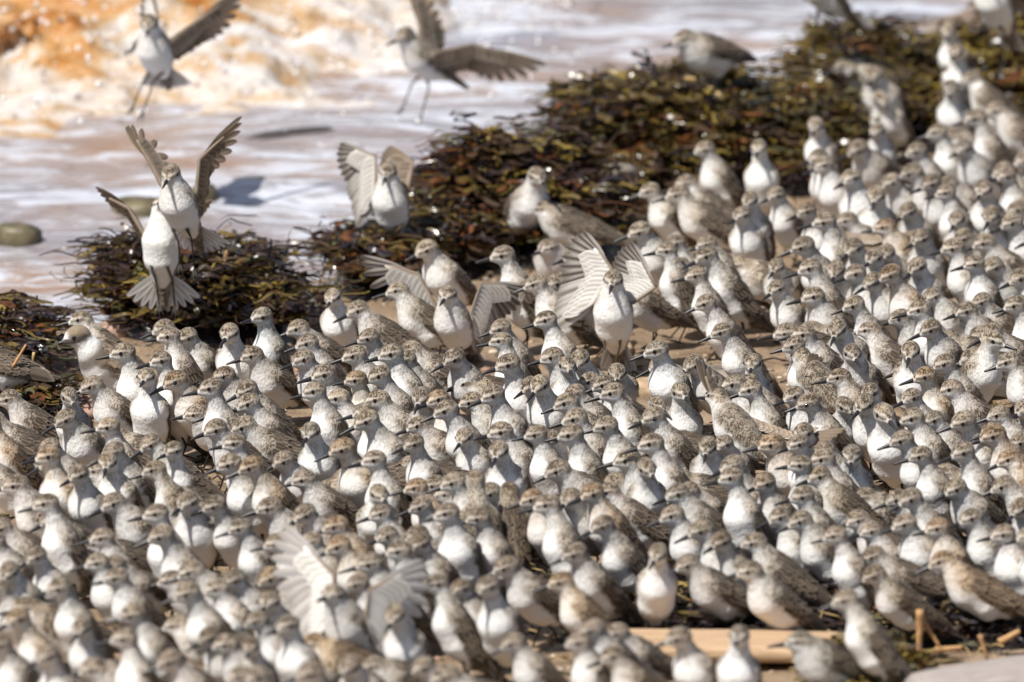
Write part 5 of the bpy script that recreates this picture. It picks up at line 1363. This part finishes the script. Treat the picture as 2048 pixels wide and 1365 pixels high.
log.location = LOG; log.rotation_euler = (0, -.10, .25)
tag(log, 'bleached grey driftwood log in the lower right corner', 'driftwood')
M_STRAW = mat_simple('straw', (.50, .35, .15), .55, .4, (120, .35)); M_REED = mat_simple('reed', (.42, .24, .11), .6, .3, (90, .3))
for i, (p0, p1, r, bow, mi, lab) in enumerate(STRAWS):
    p0 = np.array(p0); p1 = np.array(p1); c = (p0 + p1) / 2
    pts = [p0 + (p1 - p0) * t + np.array([0, 0, bow * 4 * t * (1 - t)]) - c for t in np.linspace(0, 1, 9)]
    V, F = tube(pts, [r * (1 - .35 * t) for t in np.linspace(0, 1, 9)], 7)
    o = link('straw', mesh_np('straw', V, F), mats=[M_REED if mi else M_STRAW]); o.location = c
    tag(o, lab, 'straw', 'straws caught in the weed')
A = Acc(); rng = np.random.default_rng(31)
for k in range(170):
    x, y = rng.uniform(0, .62), rng.uniform(-1.72, -1.18); a = rng.uniform(0, math.pi); L = rng.uniform(.015, .05); z = float(heap_z(x, y)) + rng.uniform(.002, .016)
    d = np.array([math.cos(a), math.sin(a), rng.uniform(-.25, .5)]) * L / 2
    A.add(*tube([np.array([x, y, z]) - d, np.array([x, y, z + .003]), np.array([x, y, z]) + d], [.0008] * 3, 4))
tag(link('straw_litter', A.mesh('straw_litter'), mats=[M_STRAW]), 'fine straw litter on the dark weed around the plank', 'straw', kind='stuff')

# a willow leaf on the sand in front of the plank
Vl = []; Fl = []
for i in range(9):
    t = i / 8; w = .008 * math.sin(math.pi * min(1, t * .96 + .02)) ** .8
    for e in (-1, 0, 1): Vl.append(((t - .5) * .034, e * w, .004 * math.sin(t * 3) + abs(e) * .0025))
for i in range(8):
    for j in range(2): Fl.append((i * 3 + j, i * 3 + j + 1, i * 3 + j + 4, i * 3 + j + 3))
lf = link('leaf', mesh_np('leaf', Vl, Fl), mats=[mat_simple('leaf_yellow', (.42, .40, .05), .5, .4)])
lf.location = LEAF; lf.rotation_euler = (.9, 1.2, .3); tag(lf, 'small yellow-green leaf standing by the plank at the bottom', 'leaf')

# ================================================================== birds on the ground
for i, (x, y, z, hy, po, ti, yaw, s, lab) in enumerate(BIRDS):
    add_bird('sandpiper', (x, y, z), math.radians(yaw), hy, po, ti, s, 100 + i, lab, 'sandpipers massed on the beach')

# the birds that others hide for the most part, as one mass
def join_meshes(name, items):
    VV = []; LI = []; LS = []; MI = []; CC = []; mats = []; nv = 0; nl = 0
    for me, M in items:
        n = len(me.vertices); co = np.empty(n * 3, np.float32); me.vertices.foreach_get('co', co)
        VV.append(co.reshape(-1, 3) @ M[:3, :3].T + M[:3, 3])
        li = np.empty(len(me.loops), np.int32); me.loops.foreach_get('vertex_index', li); LI.append(li + nv)
        ls = np.empty(len(me.polygons), np.int32); me.polygons.foreach_get('loop_start', ls); LS.append(ls + nl)
        m = me.materials[0]
        if m not in mats: mats.append(m)
        MI.append(np.full(len(ls), mats.index(m), np.int32))
        c = np.zeros((n, 4), np.float32)
        if 'Col' in me.color_attributes:
            f = np.empty(n * 4, np.float32); me.color_attributes['Col'].data.foreach_get('color', f); c = f.reshape(-1, 4)
        CC.append(c); nv += n; nl += len(li)
    out = bpy.data.meshes.new(name)
    out.vertices.add(nv); out.vertices.foreach_set('co', np.concatenate(VV).astype(np.float32).ravel())
    out.loops.add(nl); out.loops.foreach_set('vertex_index', np.concatenate(LI))
    LS = np.concatenate(LS); out.polygons.add(len(LS)); out.polygons.foreach_set('loop_start', LS)
    out.polygons.foreach_set('material_index', np.concatenate(MI)); out.polygons.foreach_set('use_smooth', np.ones(len(LS), bool))
    at = out.color_attributes.new('Col', 'FLOAT_COLOR', 'POINT'); at.data.foreach_set('color', np.concatenate(CC).ravel())
    for m in mats: out.materials.append(m)
    out.update(calc_edges=True); out.validate()
    return out
items = []; LOW = {}
for i, (x, y, z, hy, po, ti, yaw, s, lab) in enumerate(HIDDEN_BIRDS):
    if (po, hy) not in LOW:
        LOW[po, hy] = Body(po, math.radians(hy)).mesh('body', h=.0028); LOW[po, hy].materials.append(M_BODY)
    R = Matrix.Translation((x, y, z)) @ Matrix.Rotation(math.radians(yaw), 4, 'Z') @ Matrix.Rotation(math.radians((i * 37) % 11 - 5), 4, 'Y') @ Matrix.Scale(s, 4)
    HM = BODY[po, hy][1]; k = i % 3
    for m, M in [(LOW[po, hy], None), (BILLS[k], HM), (EYES[0], HM), (EYES[1], HM), (WINGS[po, i % 2][0], None), (WINGS[po, i % 2][1], None), (LEGS[po, k][0], None), (LEGS[po, k][1], None)]:
        items.append((m, np.array(R if M is None else R @ M)))
if items:
    tag(link('sandpiper_flock', join_meshes('sandpiper_flock', items)), 'sandpipers mostly hidden behind their neighbours throughout the massed flock', 'bird flock', kind='stuff')

# the one ringed plover
bp_ = Body('N', math.radians(-10)); me = bp_.mesh('body', style='plover'); me.materials.append(M_BODY)
pl = link('plover', me); pl.location = PLOVER[:3]; pl.rotation_euler = (0, 0, math.radians(PLOVER[3])); pl.scale = (1.12,) * 3
tag(pl, 'ringed plover with brown cap, white collar and dark breast band beside weed', 'bird')
HM = bp_.head_matrix()
def plain_wing(side):
    w = WINGS['N', 0][0 if side < 0 else 1].copy(); w.materials.clear(); w.materials.append(mat_simple('plover_wing', (.27, .205, .145), .75, .2, (300, .3))); return w
for nm, m, M in [('bill', BILL_PLOVER, HM), ('eye', EYES[0], HM), ('eye', EYES[1], HM), ('wing', plain_wing(-1), None), ('wing', plain_wing(1), None), ('leg', LEGS['N', 0][0], None), ('leg', LEGS['N', 0][1], None)]:
    link(nm, m, pl, M)

# ================================================================== birds with open wings
def vane_mesh(name, cm, ce, ct, cs):
    """unit flight feather along +x, width along y"""
    S = [0, .12, .3, .5, .7, .85, .95, 1.0]; Wd = [.35, .7, .95, 1, .98, .86, .62, .25]
    E = (-1, -.55, -.07, .07, .55, 1); V = []; C = []
    for s, k in zip(S, Wd):
        for e in E:
            V.append((s - (.03 if abs(e) > .5 and s > .9 else 0), e * k * .5, -.10 * (e * k) ** 2 + .04 * (1 - s)))
            tip = sstep(.62, 1.0, s); c = cm * (1 - tip) + ct * tip
            if abs(e) < .1: c = cs
            if e > .9: c = c * .4 + ce * .6
            C.append(c)
    F = [(i * 6 + j, i * 6 + j + 1, i * 6 + j + 7, i * 6 + j + 6) for i in range(len(S) - 1) for j in range(5)]
    C = np.array(C); me = mesh_np(name, V, F, np.concatenate([C, np.zeros((len(C), 1))], 1)); me.materials.append(M_VANE)
    return me
c_ = np.array
VANE = {'b': vane_mesh('flight_feather', c_([.36, .265, .180]), c_([.50, .40, .30]), c_([.17, .125, .09]), c_([.33, .27, .21])),
        'u': vane_mesh('flight_feather', c_([.56, .515, .47]), c_([.70, .66, .61]), c_([.17, .14, .115]), c_([.10, .08, .07])),
        'bs': vane_mesh('flight_feather', c_([.40, .305, .215]), c_([.52, .45, .37]), c_([.22, .17, .13]), c_([.20, .15, .11])),
        'p': vane_mesh('flight_feather', c_([.72, .68, .65]), c_([.78, .75, .72]), c_([.52, .47, .43]), c_([.62, .57, .53])),
        'ps': vane_mesh('flight_feather', c_([.76, .73, .70]), c_([.80, .78, .75]), c_([.66, .62, .58]), c_([.66, .62, .58])),
        'us': vane_mesh('flight_feather', c_([.66, .63, .60]), c_([.76, .74, .71]), c_([.36, .32, .28]), c_([.30, .26, .22]))}

def nrmz(v): return v / (np.linalg.norm(v) + 1e-12)
def open_wing(root, S, W, T, tr, chord, face, sc):
    S, W, T, tr = (np.array(v, float) for v in (S, W, T, tr))
    hd = nrmz(T - W); fa = nrmz(W - S); N = nrmz(np.cross(hd, tr)); tr = nrmz(tr)
    view = nrmz(np.array([0, -1, .22])); N = N if N @ view > 0 else -N      # N: the face turned to the beach
    # arm with coverts: closed lens-shaped pad
    st = [S + (W - S) * t for t in np.linspace(0, 1, 7)] + [W + (T - W) * t for t in (.10, .2, .3, .42, .55)]
    n = len(st); K = 10; V = []; C = []
    for i, p in enumerate(st):
        t = i / (n - 1); wid = chord * (.60 * (1 - t) ** .75 + .07) * (1 if i else .8); th = .0042 * (1 - .8 * t) + .0008
        back = nrmz(tr * (1 - .55 * max(0, (i - 6) / 5)) + hd * .6 * max(0, (i - 6) / 5))
        for k in range(K):
            a = 2 * math.pi * k / K; u = .5 - .5 * math.cos(a)
            q = p + back * (u * wid - .003) + N * (math.sin(a) * th * (1.25 - u) + .0012)
            V.append(q); top = math.sin(a) > -.05
            dark = np.array([.23, .178, .132]) * (1 + .5 * float(fbm(q[None] * 260, 2)[0])); lite = np.array([.60, .57, .53]) * (1 + .12 * float(fbm(q[None] * 180, 2)[0]))
            if face in 'up': c = lite * (1.2 if face == 'p' else 1) if top else dark
            else: c = dark if top else lite
            if u < .10: c = dark * .9
            C.append(c)
    F = [(i * K + k, i * K + (k + 1) % K, (i + 1) * K + (k + 1) % K, (i + 1) * K + k) for i in range(n - 1) for k in range(K)]
    F += [tuple(range(K))[::-1], tuple((n - 1) * K + k for k in range(K))]
    A = Acc(); A.add(V, F, np.concatenate([np.array(C), np.full((len(C), 1), .5 if face == 'b' else .08)], 1))
    rng = np.random.default_rng(int(abs(T[0] * 9e4)) % 9999)
    for row in range(3):                                   # covert feathers in three rows on the visible face
        m = 12
        for j in range(m):
            t = (j + .5) / m * .95; p = S + (W - S) * min(1, t / .6) if t < .6 else W + (T - W) * (t - .6) / .4 * .5
            b = p + tr * chord * (.34 - .13 * row) * (1.1 - .75 * t) + N * .0036
            if face == 'b': cm = np.array([.23, .178, .130]) * rng.uniform(.7, 1.3); ce = np.array([.36, .29, .22]) if row != 0 else np.array([.66, .61, .54])
            else: cm = np.array([.60, .57, .53]) * (1.22 if face == 'p' else 1) * rng.uniform(.9, 1.06) * (.86 if row == 0 else 1); ce = cm * 1.06
            feather(A, b, tr + hd * (.25 + .8 * t), N, chord * (.36 - .08 * t), .0056, cm, ce, .0001, .0003, .03, tip=.4)
    wing = link('wing', A.mesh('wing'), root); wing.data.materials.append(M_WING)
    def put(mesh, base, d, L, w, lift):
        d = nrmz(d); nn = nrmz(N - d * (N @ d)); yv = np.cross(nn, d)
        M = np.eye(4); M[:3, 0] = d * L; M[:3, 1] = yv * w; M[:3, 2] = nn * w; M[:3, 3] = base + nn * lift
        link('flight_feather', mesh, wing, Matrix(M.tolist()))
    ns, npn = 8, 9
    for k in range(ns):
        u = (k + .4) / ns
        put(VANE[face + 's'], S + (W - S) * u + tr * chord * .15, tr + hd * .35 * u + rng.normal(0, .03, 3), chord * (.86 + .06 * u), .0145 * sc, -.0006 * k * .2 - .001)
    tl = np.linalg.norm(T - W)
    for k in range(npn):
        u = (k / (npn - 1)) ** 1.15
        bs = W + (T - W) * (.30 * u)
        put(VANE[face], bs, nrmz(tr) * (1 - u) * 1.25 + hd * (u + .22), chord * 1.02 * (1 - u) + (tl * .70) * u + tl * .06 * math.sin(u * 3.1), .0132 * sc * (1 - .25 * u), -.001 - .0004 * k)
    return wing

FLY_LABEL = {
 'a': 'sandpiper hovering over the surf with legs dangling, topmost at the left',
 'b': 'sandpiper gliding in left over the foam, long right wing stretched out',
 'c': 'sandpiper braking with wings in a sharp V above the first weed heap',
 'd': 'white-bellied sandpiper with fanned tail, half hidden behind the V-winged bird',
 'e': 'sandpiper alighting on the middle weed with both wings folded high overhead',
 'f': 'sandpiper landing behind the front flock with both wings spread wide',
 'g': 'large sandpiper landing with barred wings held high over bare sand',
 'h': 'blurred sandpiper at the top edge showing only belly, tail and legs',
 'i': 'sandpiper dropping onto the far weed, cut by the top right corner',
 'j': 'scaly-backed sandpiper taking off with one wing up and one out sideways',
 'k': 'blurred foreground sandpiper raising both pale wings amid the flock',
 'l': 'small rusty-brown sandpiper with one dark wing tip raised in the crowd',
 'm': 'sandpiper with a single tan wing stretched out over its neighbours'}
for (key, c, yaw, pitch, roll, hy, hp, sc, wings, legs, spread) in FLYERS:
    post = rot_z(math.radians(yaw)) @ rot_y(math.radians(pitch)) @ rot_x(math.radians(roll))
    b = Body('X', math.radians(hy), hp + pitch * .0)
    me = b.mesh('body', h=.0018, post=post * sc); me.materials.append(M_BODY)
    root = link('flying_sandpiper', me); root.location = c
    tag(root, FLY_LABEL[key], 'bird', 'sandpipers with open wings')
    HM = b.head_matrix(post); HM = Matrix.Scale(1, 4) @ HM
    H4 = np.array(HM); H4[:3, :3] *= sc; H4[:3, 3] *= sc; HM = Matrix(H4.tolist())
    link('bill', BILLS[1], root, HM); link('eye', EYES[0], root, HM); link('eye', EYES[1], root, HM)
    done = set()
    for (W, T, tr, ch, face, side) in wings:
        Sh = post @ (b.B + b.ax * .016 + b.up * .012 + np.array([0, -.021 * side, 0])) * sc   # side 1: the wing on the beach-side right
        Sh2 = post @ (b.B + b.ax * .016 + b.up * .012 + np.array([0, .021 * side, 0])) * sc
        Wv = np.array(W); S_ = Sh if np.linalg.norm(Sh - Wv) < np.linalg.norm(Sh2 - Wv) else Sh2
        open_wing(root, S_, W, T, tr, ch, face, sc)
        done.add(S_ is Sh)
    # tail fan
    A = Acc(); rng = np.random.default_rng(len(key) + ord(key))
    t0 = b.tail0; nf = 10
    for k in range(nf):
        e = (k - (nf - 1) / 2) / ((nf - 1) / 2); an = math.radians(spread) * e
        d = b.tdir * math.cos(an) + np.array([0, math.sin(an), 0]); cm = np.array([.70, .66, .61]) * (1 - .35 * (1 - abs(e)) ** 2)
        feather(A, t0 + np.array([0, .006 * e, 0]) + b.up * .003, d, b.up, .052, .0052, cm, cm * 1.15, .0002, .0002 + .0004 * k % .001, .05, tip=.5)
    A.V = [v @ (post * sc).T for v in A.V]
    tm = A.mesh('tail'); tm.materials.append(M_VANE); link('tail', tm, root)
    if key in 'lm':
        for s_i, sgn in ((0, -1), (1, 1)):
            pass
    for j, (heel, toe) in enumerate(legs):
        hip = post @ (b.B + np.array([-.008, (.010 if j else -.010), -.024])) * sc
        heel = np.array(heel); toe = np.array(toe); hd = math.radians(yaw)
        A = Acc(); A.add(*tube([hip, heel, toe], [.0026, .0013, .0011], 6))
        dv = nrmz(toe - heel)
        for da in (-.5, 0, .5):
            d = nrmz(dv + np.array([math.cos(hd + da * 2) * .5, math.sin(hd + da * 2) * .5, 0])); A.add(*tube([toe, toe + d * .009, toe + d * .017], [.0012, .0010, .0005], 5))
        lm = A.mesh('leg'); lm.materials.append(M_LEGP if key == 'g' else M_LEG); link('leg', lm, root)
    for s_ in ((-1, 1) if not legs else ()):
        hip = post @ (b.B + np.array([-.008, s_ * .010, -.024])) * sc
        g = -c[2]
        foot = np.array([hip[0], hip[1], g + .0014]); knee = (hip + foot) / 2 + np.array([.004, .004, 0])
        lm = leg_pieces(hip, knee, foot, math.radians(yaw)).mesh('leg'); lm.materials.append(M_LEG); link('leg', lm, root)
